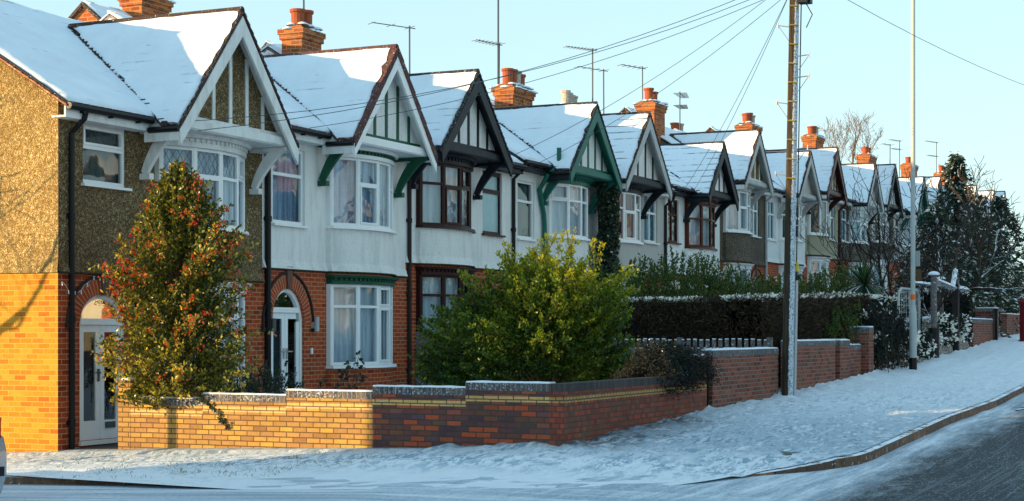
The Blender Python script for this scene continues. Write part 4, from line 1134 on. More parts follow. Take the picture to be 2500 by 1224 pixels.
for p in KP:
    q = inner(p); kh = kerb_h(p)
    for j in range(W):
        t = j / NV; ov = max(0, .03 - kh) * 9; dn_ = math.hypot(p[0] - q[0], p[1] - q[1]); t_ = t - ov * (1 - t) / dn_; x, y = lerp(p[0], q[0], t_), lerp(p[1], q[1], t_)
        zk = road_z(p[0], p[1]) + kh
        zz = lerp(zk, gz(x, y), min(1, t * 1.6)) if True else 0
        amp = min(1, t * 5)
        lump = .035 * N(x * 2.1, y * 2.1, 3) + .034 * N(x * 4.6, y * 5.5, 7) + .022 * N(x * 10, y * 11, 1)
        bank = .07 * max(0, (t - .86) / .14) * (1 + .8 * N(x * 2.6, y * 2.6, 9))
        mb.v.append((x, y, zz + amp * lump + bank + .012 + (.03 if kh < .0 else 0) * (1 - amp)))
for i in range(len(KP) - 1):
    for j in range(NV):
        mb.f.append((i * W + j, (i + 1) * W + j, (i + 1) * W + j + 1, i * W + j + 1)); mb.m.append(0); mb.uv.append([(0, 0)] * 4)
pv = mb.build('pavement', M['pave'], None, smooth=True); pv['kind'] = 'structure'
# kerb stones
kb = MB()
for (p, q) in zip(KP, KP[1:]):
    d = Vector((q[0] - p[0], q[1] - p[1], 0)); d.normalize(); n = Vector((d.y, -d.x, 0))     # towards the road
    if n.dot(Vector((-1, -1, 0))) < 0: n.negate()
    a, b = Vector((p[0], p[1], 0)), Vector((q[0], q[1], 0)); g_ = .006
    za, zb = road_z(*p), road_z(*q); ha, hb = kerb_h(p), kerb_h(q)
    c = [a + n * .10, b + n * .10, b - n * .06, a - n * .06]
    zs = [za - .15, zb - .15, zb - .15, za - .15]; zt = [za + ha, zb + hb, zb + hb, za + ha]
    bot = [Vector((v.x, v.y, z)) for v, z in zip(c, zs)]; top = [Vector((v.x, v.y, z)) for v, z in zip(c, zt)]
    kb.face([bot[0], bot[1], top[1], top[0]][::-1]); kb.face([top[0], top[1], top[2], top[3]][::-1])
kbo = kb.build('kerb', M['stone']); kbo['kind'] = 'structure'
# front gardens
def garden_z(x, y):
    b = pl([(19.77 + 2.7, HB[0][1])] + [(h[0] + 2.7, h[1]) for h in HB[1:]], x)
    t = min(1, max(0, (y - 8.8) / 7)); return lerp(pl(GP, x) + .12, b, t) + .03 * N(x * 1.5, y * 1.5) - .05
sheet('garden_ground', rng(20.05, 60, .7) + rng(62, 130, 4), rng(8.75, 17.4, .5), garden_z, M['snow'])
pa = MB(); pa.face([(19.9, 16.0, gz(19.9, 16) + .085), (21.5, 16.0, gz(19.9, 16) + .10), (21.5, 17, -1.79), (19.9, 17, -1.80)]); pass
o = pa.build('path', mat_plain('wet_path', (.06, .055, .05), .7)); o['kind'] = 'structure'

# ------------------------------------------------------------------ corner garden wall
MW = [M['brick_sunlit'], M['band'], M['brick_mix'], M['coping'], M['brick_head'], M['band_head'], M['coping_clean']]
gw = thing('garden_wall', (19.9, 8.6, -1.55), 'long corner garden wall of mixed brick with yellow band course and stepped dark coping', 'wall')
body, band, cop, sc = MB(), MB(), MB(), MB()
steps = [(14.40, 15.72, -.98), (12.95, 14.40, -.905), (11.52, 12.95, -.83), (10.06, 11.52, -.755), (8.6, 10.06, -.68)]
XW0, XW1 = 19.9, 20.12
def lay_y(y0, y1, top, sun_toned):
    cm = .105; z2 = top - cm; z3 = z2 - .075; z4 = z3 - .075
    bmi = 2 if y0 > 11.4 else 0; body.box(XW0, XW1, y0, y1, -2.3, z4, bmi); band.box(XW0 - .002, XW1, y0, y1, z4, z3, 0)  # sun-toned brick only on the stretch beyond the shadow edge
    body.box(XW0, XW1, y0, y1, z3, z2, bmi); cop.box(XW0 - .006, XW1 + .01, y0, y1, z2, top, 0)
    n = max(3, int((y1 - y0) / .08)); 
    for k in range(n):
        a, b = lerp(y0, y1, k / n), lerp(y0, y1, (k + 1) / n)
        h0, h1 = .018 + .014 * N(a * 4, top * 9), .018 + .014 * N(b * 4, top * 9)
        sc.hexa([(XW0 + .004, a, top), (XW1, a, top), (XW1, b, top), (XW0 + .004, b, top), (XW0 + .02, a, top + max(.004, h0)), (XW1 - .02, a, top + max(.004, h0)), (XW1 - .02, b, top + max(.004, h1)), (XW0 + .02, b, top + max(.004, h1))])
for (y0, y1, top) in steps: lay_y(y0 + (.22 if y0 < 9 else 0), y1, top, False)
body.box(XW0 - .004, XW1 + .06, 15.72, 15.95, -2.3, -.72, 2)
sc.lathe((20.0, 15.83, -.72), [(.12, 0), (.1, .03), (0, .05)], 8)
# return along the main road with headers on show
top = -.68; z2 = top - .105; z3 = z2 - .075; z4 = z3 - .075
body.box(XW0 - .0, 25.2, 8.6, 8.82, -2.0, z4, 1); band.box(XW0 - .0, 25.81, 8.598, 8.82, z4, z3, 1)
body.box(XW0, 25.2, 8.6, 8.82, z3, z2, 1); cop.box(XW0 - .006, 25.2, 8.594, 8.82, z2, top, 1)
body.box(25.2, 25.81, 8.60, 9.02, -2.0, z4 - .001, 1)
body.box(25.2, 25.81, 8.604, 9.02, z3 + .001, -.385, 1); body.box(24.75, 25.2, 8.84, 9.02, z3, -.385, 1)
for k in range(14):
    a, b = lerp(24.78, 25.81, k / 14), lerp(24.78, 25.81, (k + 1) / 14); h0 = .03 + .02 * N(a * 5, 2)
    sc.hexa([(a, 8.61 if a > 25.15 else 8.85, -.385), (b, 8.61 if a > 25.15 else 8.85, -.385), (b, 9.0, -.385), (a, 9.0, -.385), (a, 8.63 if a > 25.15 else 8.86, -.385 + h0), (b, 8.63 if a > 25.15 else 8.86, -.385 + h0), (b, 8.98, -.385 + h0), (a, 8.98, -.385 + h0)])
for k in range(16):
    a, b = lerp(24.3, 25.19, k / 16), lerp(24.3, 25.19, (k + 1) / 16); h0, h1 = [.012 + .07 * max(0, (q - 24.3)) * (1 + .6 * N(q * 7, 3)) for q in (a, b)]
    sc.hexa([(a, 8.61, top), (b, 8.61, top), (b, 8.82, top), (a, 8.82, top), (a, 8.64, top + h0), (b, 8.64, top + h1), (b, 8.82, top + h1 * 1.5), (a, 8.82, top + h0 * 1.5)])
body.build('brickwork', [M['brick_mix'], M['brick_head'], M['brick_sunlit']], gw); band.build('yellow_course', [M['band'], M['band_head']], gw); cop.build('coping', [M['coping'], M['coping_clean']], gw); sc.build('snow_cap', M['snow_clean'], gw)

def simple_wall(label, x0, x1, y, zt, zb, mat='brick_old', cop_m='coping', th=.22, slope=0.0, cat='wall', name='garden_wall', snow=True, capov=0.0):
    P = thing(name, ((x0 + x1) / 2, y, zb), label, cat)
    b, c, s = MB(), MB(), MB()
    hz = lambda x: zt + slope * (x - x0)
    b.hexa([(x0, y, zb - .4), (x1, y, zb - .4), (x1, y + th, zb - .4), (x0, y + th, zb - .4), (x0, y, hz(x0) - .11), (x1, y, hz(x1) - .11), (x1, y + th, hz(x1) - .11), (x0, y + th, hz(x0) - .11)])
    c.hexa([(x0 - capov, y - .006 - capov, hz(x0) - .11), (x1 + capov, y - .006 - capov, hz(x1) - .11), (x1 + capov, y + th + .006 + capov, hz(x1) - .11), (x0 - capov, y + th + .006 + capov, hz(x0) - .11), (x0 - capov, y - .006 - capov, hz(x0)), (x1 + capov, y - .006 - capov, hz(x1)), (x1 + capov, y + th + .006 + capov, hz(x1)), (x0 - capov, y + th + .006 + capov, hz(x0))])
    n = max(2, int((x1 - x0) / .12))
    for k in range(n):
        a, bb = lerp(x0, x1, k / n), lerp(x0, x1, (k + 1) / n); h = .025 + .02 * N(a * 4, y * 3)
        s.hexa([(a, y, hz(a)), (bb, y, hz(bb)), (bb, y + th, hz(bb)), (a, y + th, hz(a)), (a, y + .02, hz(a) + h), (bb, y + .02, hz(bb) + h), (bb, y + th - .02, hz(bb) + h), (a, y + th - .02, hz(a) + h)])
    b.build('brickwork', M[mat], P); c.build('coping', M[cop_m], P)
    if snow: s.build('snow_cap', M['snow_clean'], P)
    return P
simple_wall('old brick garden wall with frosted coping between the metal gate and telegraph pole', 26.12, 30.05, 8.6, -.30, -1.35)
simple_wall('taller old brick wall section just right of the telegraph pole', 31.0, 34.4, 8.6, -.17, -1.25, slope=0.0)
simple_wall('short brick pier with a snowy cap right of the taller old wall section', 34.62, 35.5, 8.55, -.17, -1.1, th=.5)
simple_wall('low mossy brick wall overgrown by hanging hedge leaves', 35.56, 37.4, 8.75, -.28, -1.05)
simple_wall('narrow brick gate pier left of the snowy ivy clump', 37.5, 38.0, 8.6, .12, -1.0, th=.45)
simple_wall('far brick garden wall with an orange stain right of the garden pergola', 51.5, 55.3, 8.6, .42, -.5)
simple_wall('far brick gate pier with flat snowy capstone', 55.5, 56.5, 8.6, .80, -.35, th=.6, capov=.06)
simple_wall('farthest red brick garden wall at the right edge', 58.3, 64.5, 8.6, .64, -.2, cop_m='brick_old')
simple_wall('snowy brick pier behind the farthest garden wall', 60.2, 61.6, 9.6, 1.1, -.1, th=.5, capov=.06)

# metal gate between the two walls
gt = thing('garden_gate', (26.0, 8.7, -1.35), 'narrow black and rust iron garden gate between two brick walls', 'gate')
f = MB(); f.box(25.84, 25.88, 8.66, 8.70, -1.33, -.40); f.box(26.06, 26.10, 8.66, 8.70, -1.33, -.40)
for z in (-1.2, -.85, -.5): f.box(25.88, 26.06, 8.67, 8.69, z, z + .03)
f.build('gate_frame', M['plastic'], gt)
b = MB()
M['rust'] = mat_plain('rust', (.22, .09, .03), .9)
for k in range(4):
    b = MB(); b.tube([(25.905 + k * .045, 8.68, -1.31), (25.905 + k * .045, 8.68, -.42)], .008, 5); b.build('gate_bar', M['rust'], gt)

# picket fence between two front gardens, running back from the street wall
pf = thing('picket_fence', (30.6, 10.6, -1.2), 'grey weathered picket fence with snow tipped pales below the brown hedge', 'fence')
for k in range(27):
    y = 9.0 + k * .130; b = MB(); h = -.165 + U(-.012, .012)
    b.prism_x([(y - .04, -1.3), (y + .04, -1.3), (y + .04, h), (y + .028, h + .02), (y - .028, h + .02), (y - .04, h)], 30.58, 30.605)
    po = b.build('pale', M['wood_grey'], pf)
    b = MB(); b.box(30.577, 30.608, y - .034, y + .034, h + .021, h + .04); b.build('snow_tip', M['snow_clean'], po)
for z in (-.40, -1.0):
    r = MB(); r.box(30.61, 30.66, 8.95, 12.5, z, z + .08); ro_ = r.build('rail', M['wood_grey'], pf)
    r = MB(); r.box(30.608, 30.66, 8.95, 12.5, z + .081, z + .105); r.build('rail_snow', M['snow_clean'], ro_)
for y in (8.93, 10.75):
    r = MB(); r.box(30.57, 30.67, y - .05, y + .05, -1.3, -.10); r.build('post', M['wood_grey'], pf)

# ------------------------------------------------------------------ foliage
def leaf_mesh(name, pts, dirs, size, ratio, mats, parent, midx=None, shade=None, stuff=True):
    n = len(pts); pts = np.asarray(pts, float); dirs = np.asarray(dirs, float)
    dirs /= np.linalg.norm(dirs, axis=1, keepdims=True) + 1e-9
    rnd = RNG.normal(size=(n, 3)); side = np.cross(dirs, rnd); side /= np.linalg.norm(side, axis=1, keepdims=True) + 1e-9
    size = np.broadcast_to(size, (n,))[:, None]
    nr = np.cross(side, dirs)
    a = pts; c = pts + dirs * size
    m_ = pts + dirs * size * .5 + nr * size * .08
    b = m_ + side * size * ratio * .5; d = m_ - side * size * ratio * .5
    V = np.stack([a, b, c, d], axis=1).reshape(-1, 3) - np.array(origin(parent))
    F = np.arange(4 * n).reshape(-1, 4)
    me = bpy.data.meshes.new(name); me.from_pydata(V.tolist(), [], F.tolist())
    for m in (mats if isinstance(mats, (list, tuple)) else [mats]): me.materials.append(m)
    if midx is not None: me.polygons.foreach_set('material_index', np.asarray(midx, dtype=np.int32))
    u = RNG.random(n) if shade is None else np.clip(shade, 0, 1)
    uv = np.repeat(np.stack([u, RNG.random(n)], axis=1), 4, axis=0)
    l = me.uv_layers.new(name='UVMap'); l.data.foreach_set('uv', uv.astype(np.float32).ravel()); me.update()
    o = bpy.data.objects.new(name, me); COL.objects.link(o); o.parent = parent
    return o
def bez(a, b, c, t): return a * (1 - t) ** 2 + b * 2 * t * (1 - t) + c * t * t
def shoots(base, tips, ctrl_up=.5, t0=.45, per=40, jit=.05, up=.4, spread=.7):
    """curved stems from base points to tips; returns stem paths, leaf points, leaf directions"""
    paths, P, D = [], [], []
    for k, tip in enumerate(tips):
        b = np.array(base[k % len(base)], float); tip = np.array(tip, float)
        mid = b * .45 + tip * .55 + np.array([0, 0, ctrl_up * (tip[2] - b[2]) * .25]); mid[:2] = b[:2] * .6 + tip[:2] * .4
        path = [bez(b, mid, tip, t) for t in np.linspace(0, 1, 7)]; paths.append(path)
        t = RNG.uniform(t0, 1, per) ** .8
        p = np.array([bez(b, mid, tip, x) for x in t]); tan = np.array([bez(b, mid, tip, min(1.05, x + .05)) - bez(b, mid, tip, x - .02) for x in t])
        tan /= np.linalg.norm(tan, axis=1, keepdims=True) + 1e-9
        r = RNG.normal(size=(per, 3)); d = tan * .6 + r * spread + np.array([0, 0, up])
        P.append(p + RNG.normal(size=(per, 3)) * jit * (1.2 - t[:, None])); D.append(d)
    return paths, np.concatenate(P), np.concatenate(D)
def stems(paths, r0, r1, mat, parent, name='stems', n=4):
    mb = MB()
    for p in paths: mb.tube(p, [lerp(r0, r1, k / (len(p) - 1)) for k in range(len(p))], n, cap=False)
    return mb.build(name, mat, parent)

# holly
ho = thing('holly_tree', (20.75, 15.5, -1.5), 'tall holly tree full of red berries leaning over the sunlit garden wall', 'tree')
HC = np.array([20.36, 15.17])
def holly_r(z): return pl([(-1.2, 1.12), (-.9, 1.28), (-.4, 1.22), (.3, 1.08), (1.0, 1.12), (1.4, .90), (1.8, .72), (2.2, .42), (2.5, .14), (2.65, .03)], z)
tips = []
for k in range(860):
    z = -1.08 + 3.65 * random.random() ** .9; a = U(0, 2 * math.pi); r = holly_r(z) * (.55 + .5 * random.random() ** .5) * (1 + .5 * N(math.cos(a) * 1.8, math.sin(a) * 1.8, z * 1.9))
    tips.append((HC[0] + r * .86 * math.cos(a), min(16.85, HC[1] + r * math.sin(a)), z + U(-.05, .1)))
for z, a, r in ((2.62, 0, .03), (2.5, 1, .12), (2.45, 4, .2), (2.3, -1.2, .5), (2.2, 3.6, .45), (1.9, -1.4, .75), (1.5, -1.5, 1.15), (1.15, 1.5, 1.3), (.2, 1.45, 1.35), (.45, 1.5, 1.3)):
    tips.append((HC[0] + r * math.cos(a), min(16.9, HC[1] + r * math.sin(a)), z))
bases = [(HC[0], HC[1], max(-1.4, min(z * .7 - .6, 2.0))) for (_, _, z) in tips]
pa, lp, ld = shoots(bases, tips, .3, .3, 44, .05, .25, .9)
tr = MB(); tr.tube([(HC[0], HC[1], -1.6), (HC[0] + .02, HC[1], 0), (HC[0], HC[1] + .02, 1.4), (HC[0], HC[1], 2.5)], [.09, .07, .04, .01], 8); tr.build('trunk', M['stem'], ho)
stems(pa[::3], .012, .004, M['stem'], ho, 'branches')
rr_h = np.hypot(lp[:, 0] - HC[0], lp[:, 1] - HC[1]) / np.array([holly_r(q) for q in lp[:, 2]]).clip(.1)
sh = np.clip(RNG.beta(1.5, 2.2, len(lp)) * (.35 + .85 * rr_h.clip(0, 1.1)) + .10 * (lp[:, 2] < -.3), 0, 1)  # leaf tone darkens towards the trunk, imitating shade inside the crown
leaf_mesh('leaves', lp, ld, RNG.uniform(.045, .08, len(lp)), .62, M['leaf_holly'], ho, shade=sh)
bp = []
for k in range(1750):
    i = random.randrange(len(lp))
    if lp[i][2] < -.75 or (lp[i][2] < 0 and random.random() < .7) or N(*(lp[i] * 2.2)) < -.3: continue
    c = np.array(lp[i]); rr_ = math.hypot(c[0] - HC[0], c[1] - HC[1])
    if rr_ < .62 * holly_r(c[2]): continue
    c[:2] = HC + (c[:2] - HC) * (1 + .07 / max(.1, rr_))
    for q in range(random.randint(3, 6)): bp.append(c + RNG.normal(size=3) * .035)
bm_ = MB()
for p in bp:
    r = U(.014, .023); p = Vector(p)
    o6 = [p + Vector(d) * r for d in ((1, 0, 0), (0, 1, 0), (-1, 0, 0), (0, -1, 0))]; t_, b_ = p + Vector((0, 0, r)), p - Vector((0, 0, r)); uu = U(0, 1)
    for k in range(4):
        bm_.face([o6[k], o6[(k + 1) % 4], t_], 0, [(uu, 0)] * 3); bm_.face([o6[(k + 1) % 4], o6[k], b_], 0, [(uu, 0)] * 3)
o = bm_.build('berries', M['berry'], ho); o['kind'] = 'stuff'
# ivy trail on the wall under it
tz = MB(); pts = [(19.88, lerp(14.45, 13.95, t), lerp(-.95, -1.38, t ** 1.3)) for t in np.linspace(0, 1, 8)]
iv = thing('ivy_trail', (19.88, 14.3, -1.0), 'thin trail of ivy hanging down the sunlit garden wall below the holly', 'ivy')
tz.tube(pts, .008, 4); tz.build('stem', M['stem'], iv)
q = np.array([pts[RNG.integers(8)] for _ in range(70)]) + RNG.normal(size=(70, 3)) * .02; q[:, 0] = 19.87
leaf_mesh('leaves', q, RNG.normal(size=(70, 3)) * np.array([.3, 1, 1]), .06, .8, M['leaf_ivy'], iv)

# big evergreen shrub behind the corner wall
sb = thing('evergreen_shrub', (24.2, 11.2, -1.3), 'large bushy evergreen shrub with sunlit yellow green top behind the corner wall', 'shrub')
tips = []
RT = np.array([.4258, -.9048]);  FW = np.array([.9048, .4258])
def ell(cx_, cz_, rx, rz, depth, n, c0=np.array([24.40, 11.2])):
    for k in range(n):
        a = U(0, 2 * math.pi); el_ = math.asin(U(-.75, 1)); rr = (.66 + .34 * random.random() ** .6) * (1 + .20 * N(math.cos(a) * 1.7, el_ * 1.7, cx_ * 3))
        x = cx_ + rx * rr * math.cos(el_) * math.cos(a); d = depth * rr * math.cos(el_) * math.sin(a); z = cz_ + rz * rr * math.sin(el_)
        w = c0 + RT * x + FW * d
        tips.append((w[0], max(9.0, w[1]), z))
# offsets measured along the picture's right direction from the middle of the shrub
ell(.28, .15, 1.08, 1.20, 1.4, 380); ell(-.9, -.35, 1.0, .9, 1.6, 340); ell(.85, .55, .75, .5, .8, 100); ell(-.3, .35, .9, .85, .9, 150); ell(.65, -.55, .9, .6, .9, 110); ell(-1.4, -.62, .55, .5, .7, 90); ell(1.25, -.35, .60, .75, .8, 150); ell(1.15, .35, .6, .5, .7, 70)
for (x, z) in ((-1.9, .0), (-2.0, -.4), (-.45, 1.45), (-.52, 1.3), (-1.2, 1.0), (-.15, 1.35), (.15, 1.55), (.28, 1.62), (.55, 1.62), (.7, 1.5), (1.0, 1.45), (1.5, .95), (1.65, .75), (1.6, 1.05), (-1.7, -.1), (-1.55, .35), (-1.35, .55)):
    w = np.array([24.45, 11.1]) + RT * x; tips += [(w[0] + U(-.1, .1), w[1] + U(-.1, .1), z + U(-.05, .05)) for _ in range(3)]
bases = [(24.45 + RT[0] * x + U(-.25, .25), 11.1 + RT[1] * x + U(-.25, .25), -1.25) for x in (-.5, -.2, .1, .4, .6)]
bases = [bases[int(RNG.integers(5))] for _ in tips]
pa, lp, ld = shoots(bases, tips, .6, .58, 60, .08, .35, .8)
stems(pa[::2], .022, .004, M['stem'], sb)
leaf_mesh('leaves', lp, ld, RNG.uniform(.045, .085, len(lp)), .58, M['leaf_shrub'], sb, shade=np.clip(.34 + .24 * (lp[:, 2] - .2) + .5 * np.clip(lp[:, 2] - .7, 0, 1) + .42 * np.array([N(*(q * 1.5)) for q in lp]) + RNG.normal(size=len(lp)) * .18, 0, 1))  # leaf colour yellows with height, imitating sunlight on the top

# dark arching cotoneaster spilling over the wall
ct = thing('arching_shrub', (25.0, 9.3, -1.0), 'dark arching shrub spilling over the wall with snow flecks and yellow leaves on top', 'shrub')
tips = []; bs = []
for k in range(420):
    x = U(23.7, 26.2); a = random.random()
    tips.append((x * .95 + .98 + U(-.2, .35), 8.47 + U(-.12, .12) + (.5 if a < .2 else 0), lerp(-.35, -1.0, a) * (1 if x < 25.4 else .9) + U(-.05, .05))); bs.append((U(23.5, 25.0), 9.4 + U(-.2, .3), -1.0))
def coto(b, tip):
    b, tip = np.array(b), np.array(tip); mid = np.array([lerp(b[0], tip[0], .5), 8.85 + U(-.1, .3), lerp(-.75, .42, random.random() ** .6) - .30 * abs(b[0] - 24.5)])
    return b, mid, tip
paths, LP, LD = [], [], []
for b, t in zip(bs, tips):
    b, m_, t = coto(b, t); paths.append([bez(b, m_, t, q) for q in np.linspace(0, 1, 8)])
    for q in RNG.uniform(.05, 1, 64):
        LP.append(bez(b, m_, t, q) + RNG.normal(size=3) * .02); LD.append(RNG.normal(size=3) + np.array([.3, -.4, -.2]))
LP = np.array(LP); stems(paths, .004, .0015, M['hedge_core'], ct, n=3)
topm = (LP[:, 2] > -.28); idx = np.where(topm & (RNG.random(len(LP)) < .03), 1, 0); idx = np.where(topm & (RNG.random(len(LP)) < .025) & (LP[:, 0] > 24.8), 2, idx)
leaf_mesh('leaves', LP, LD, RNG.uniform(.028, .05, len(LP)), .55, [M['leaf_dark'], M['leaf_snow'], M['leaf_autumn']], ct, midx=idx)

# clipped brown hedge with snow on top
hd = thing('clipped_hedge', (34.5, 9.6, -1.0), 'long clipped brown hedge with a line of snow on top', 'hedge')
htop = lambda u: pl([(0, .66), (3.4, .69), (12.5, .90)], u) + .035 * N(u * 1.6, 2)
def hedge_at(u, off):     # u runs from the back of the garden to the street, then along the street; off is measured inwards
    return (31.0 + off, 12.6 - u) if u < 3.4 else (31.0 + (u - 3.4), 9.2 + off)
core = MB()
for u0, u1 in zip(rng(0.05, 3.3, .5), rng(0.05, 3.3, .5)[1:]): core.box(31.1, 31.75, 12.6 - u1, 12.6 - u0 + .001, -1.4, min(htop(u0), htop(u1)) - .07)
for u0, u1 in zip(rng(3.5, 12.4, .6), rng(3.5, 12.4, .6)[1:]): core.box(31.1 + u0 - 3.5, 31.101 + u1 - 3.5, 9.3, 9.95, -1.4, min(htop(u0), htop(u1)) - .07)
core.build('hedge_core', M['hedge_core'], hd)
n = 30000; uu = RNG.uniform(0, 12.5, n); fz = RNG.random(n) ** .8; zt = np.array([htop(q) for q in uu]); z = -1.3 + (zt + 1.3) * fz
off = .06 * np.array([N(a * 1.8, b * 1.8, 4) for a, b in zip(uu, z)]) + RNG.uniform(-.03, .05, n)
xy = np.array([hedge_at(a, b) for a, b in zip(uu, off)]); P_ = np.stack([xy[:, 0], xy[:, 1], z], 1)
face = np.where((uu < 3.4)[:, None], np.array([[-.4, 0, .35]]), np.array([[0, -.4, .35]]))
D_ = RNG.normal(size=(n, 3)) * .6 + face
nt_ = 6000; ut = RNG.uniform(0, 12.5, nt_); xy = np.array([hedge_at(a, b) for a, b in zip(ut, RNG.uniform(0, .75, nt_))]); P_t = np.stack([xy[:, 0], xy[:, 1], np.array([htop(q) for q in ut]) - .05], 1); D_t = RNG.normal(size=(nt_, 3)) * .5 + np.array([0, 0, .6])
PP = np.concatenate([P_, P_t]); DD = np.concatenate([D_, D_t])
leaf_mesh('twigs', PP, DD, RNG.uniform(.06, .17, len(PP)), .13, [M['twig_hedge'], M['leaf_privet']], hd, midx=(RNG.random(len(PP)) < .03).astype(int))
n = 7000; us = RNG.uniform(0, 12.5, n); us = us[np.array([N(a * 1.1, 5) + .5 * N(a * 4, 1) for a in us]) > -.2]
xy = np.array([hedge_at(a, b) for a, b in zip(us, RNG.uniform(-.03, .75, len(us)))])
Ps = np.stack([xy[:, 0], xy[:, 1], np.array([htop(q) for q in us]) + RNG.uniform(-.03, .03, len(us))], 1)
leaf_mesh('snow', Ps, RNG.normal(size=(len(us), 3)) * np.array([1, 1, .25]), RNG.uniform(.04, .09, len(us)), .9, M['leaf_snow'], hd)

# loose green privet behind it
def privet(label, x0, x1, y0, y1, topf, nb, per, zb=-1.0, size=(.045, .08), mat='leaf_privet', snowy=.015, name='privet_hedge', cat='hedge', t0=.35):
    P = thing(name, ((x0 + x1) / 2, (y0 + y1) / 2, zb), label, cat)
    tips, bs = [], []
    for k in range(nb):
        x = U(x0, x1); y = U(y0, y1); h = topf(x) * 1.0; z = zb + (h - zb) * (.45 + .6 * random.random() ** .7) ; z = min(z, h + .12 + .25 * max(0, N(x * 1.9, y)))
        tips.append((x + U(-.15, .15), y + U(-.15, .15), z)); bs.append((x + U(-.25, .25), y + U(-.2, .2), zb + U(0, .6)))
    pa, lp, ld = shoots(bs, tips, .2, t0, per, .06, .35, .7)
    stems(pa, .010, .003, M['stem'], P, n=3)
    leaf_mesh('leaves', lp, ld, RNG.uniform(*size, len(lp)), .5, [M[mat], M['leaf_snow']], P, midx=((np.array([N(*(q * 2.4)) for q in lp]) + RNG.normal(size=len(lp)) * .12 + .25 * (lp[:, 2] - zb) / 1.5) > (.66 if snowy > .05 else .92)).astype(int))
    return P
privet('loose unclipped green privet hedge behind the brown hedge, left of the telegraph pole', 32.0, 46.0, 12.0, 13.0, lambda x: pl([(31, 1.0), (32.5, 1.45), (35, 1.7), (38.6, 1.75), (41, 1.45), (46, 1.5)], x) + .18 * N(x * 1.1, 3), 640, 78, size=(.05, .09))
privet('green shrubs with thin snow behind the brown hedge, right of the telegraph pole', 46.6, 54.0, 12.0, 13.2, lambda x: pl([(46, 1.5), (50, 1.9), (52, 2.1), (54, 1.6)], x) + .2 * N(x, 8), 320, 70, zb=-.7, size=(.05, .09))
privet('leafy end of the hedge hanging over the low mossy brick wall', 35.7, 38.6, 8.9, 10.2, lambda x: pl([(35.7, .2), (36.6, .7), (38.0, .75), (38.6, .3)], x), 170, 46, zb=-.6, name='overhanging_hedge')
privet('low snowy evergreen clump of ivy left of the lamp column', 38.3, 41.6, 8.5, 9.4, lambda x: pl([(38.3, .45), (39.6, .72), (40.8, .55), (41.6, .15)], x), 330, 52, zb=-.98, mat='leaf_dark', snowy=.22, size=(.06, .11), name='ivy_clump', cat='ivy', t0=.05)

# ivy on the fourth house
iv = thing('wall_ivy', (41.3, 16.7, 1.2), 'dark ivy column climbing between the teal green gable house and the grey one', 'ivy')
n = 9000; z = RNG.uniform(1.0, 4.55, n); wv = np.array([pl([(1.0, .9), (1.7, .95), (2.2, .8), (2.8, .55), (3.6, .62), (4.2, .8), (4.55, .9)], q) * (.85 + .4 * N(q * 2.2, 4)) for q in z]); ctr = np.array([pl([(1.0, 41.2), (2.2, 41.25), (4, 41.35), (4.55, 40.9)], q) for q in z])
x = ctr + wv * RNG.uniform(-1, 1, n); y = 16.62 - .35 * RNG.random(n) ** 1.5 * (1 - (np.abs(x - ctr) / (wv + .01)) ** 2)
P_ = np.stack([x, y, z], 1)
leaf_mesh('leaves', P_, RNG.normal(size=(n, 3)) * np.array([.8, .4, .8]) + np.array([0, -.4, -.3]), RNG.uniform(.06, .11, n), .8, [M['leaf_ivy'], M['leaf_snow']], iv, midx=(RNG.random(n) < .02).astype(int))
mb = MB()
for k in range(14): mb.tube([(41.3 + U(-.5, .5), 16.75, U(.2, .8)), (41.3 + U(-.3, .3), 16.7, 2.4), (41.3 + U(-.6, .6), 16.7, 4.3)], [.03, .02, .008], 5)
mb.build('stems', M['bark_dark'], iv)

# climbing rose by the second bay, blue bin, board fence
ro = thing('rose_bush', (27.6, 16.2, -1.5), 'sparse rose bush with dark leaves before the second bay window', 'shrub')
tips = [(27.75, 16.35, -.40), (27.8, 16.3, -.62), (27.1, 16.4, -.75), (26.95, 16.4, -1.0), (27.35, 16.4, -.62), (27.5, 16.4, -1.05), (27.85, 16.3, -.85)]
pa, lp, ld = shoots([(27.4, 16.4, -1.55)] * 7, tips, .4, .45, 15, .05, .1, .9); stems(pa, .010, .005, M['stem'], ro); leaf_mesh('leaves', lp, ld, RNG.uniform(.07, .12, len(lp)), .7, M['leaf_ivy'], ro)
bn = thing('blue_bin', (29.9, 15.2, -1.4), 'dark blue bin lid dusted with snow behind the corner wall', 'bin')
b = MB(); b.hexa([(29.6, 15.0, -1.45), (30.15, 15.0, -1.45), (30.15, 15.5, -1.45), (29.6, 15.5, -1.45), (29.55, 14.95, -.98), (30.2, 14.95, -.98), (30.2, 15.55, -.98), (29.55, 15.55, -.98)]); b.build('body', M['blue_bin'], bn)
b = MB(); b.hexa([(29.5, 14.9, -.975), (30.25, 14.9, -.975), (30.25, 15.6, -.975), (29.5, 15.6, -.975), (29.55, 14.95, -.92), (30.2, 14.95, -.92), (30.2, 15.55, -.90), (29.55, 15.55, -.90)]); b.build('lid', M['blue_bin'], bn)
b = MB(); snow_slope(b, (29.55, 14.95, -.92), (30.2, 14.95, -.92), (30.2, 15.55, -.90), (29.55, 15.55, -.90), 8, 8, .05, (.02, .05, .02, .08), 3); b.build('snow', M['snow_clean'], bn, smooth=True)
bf = thing('board_fence', (30.85, 16.3, -1.4), 'grey upright board fence between the second and third house', 'fence')
for k in range(7):
    b = MB(); y = 13.6 + k * .46; b.box(30.80, 30.83, y, y + .40, -1.5, .02 - .03 * (k % 2)); b.build('board', M['wood_grey'], bf)
b = MB(); b.box(30.83, 30.88, 13.6, 16.8, -.3, -.22); b.box(30.83, 30.88, 13.6, 16.8, -1.2, -1.12); b.build('rail', M['wood_grey'], bf)

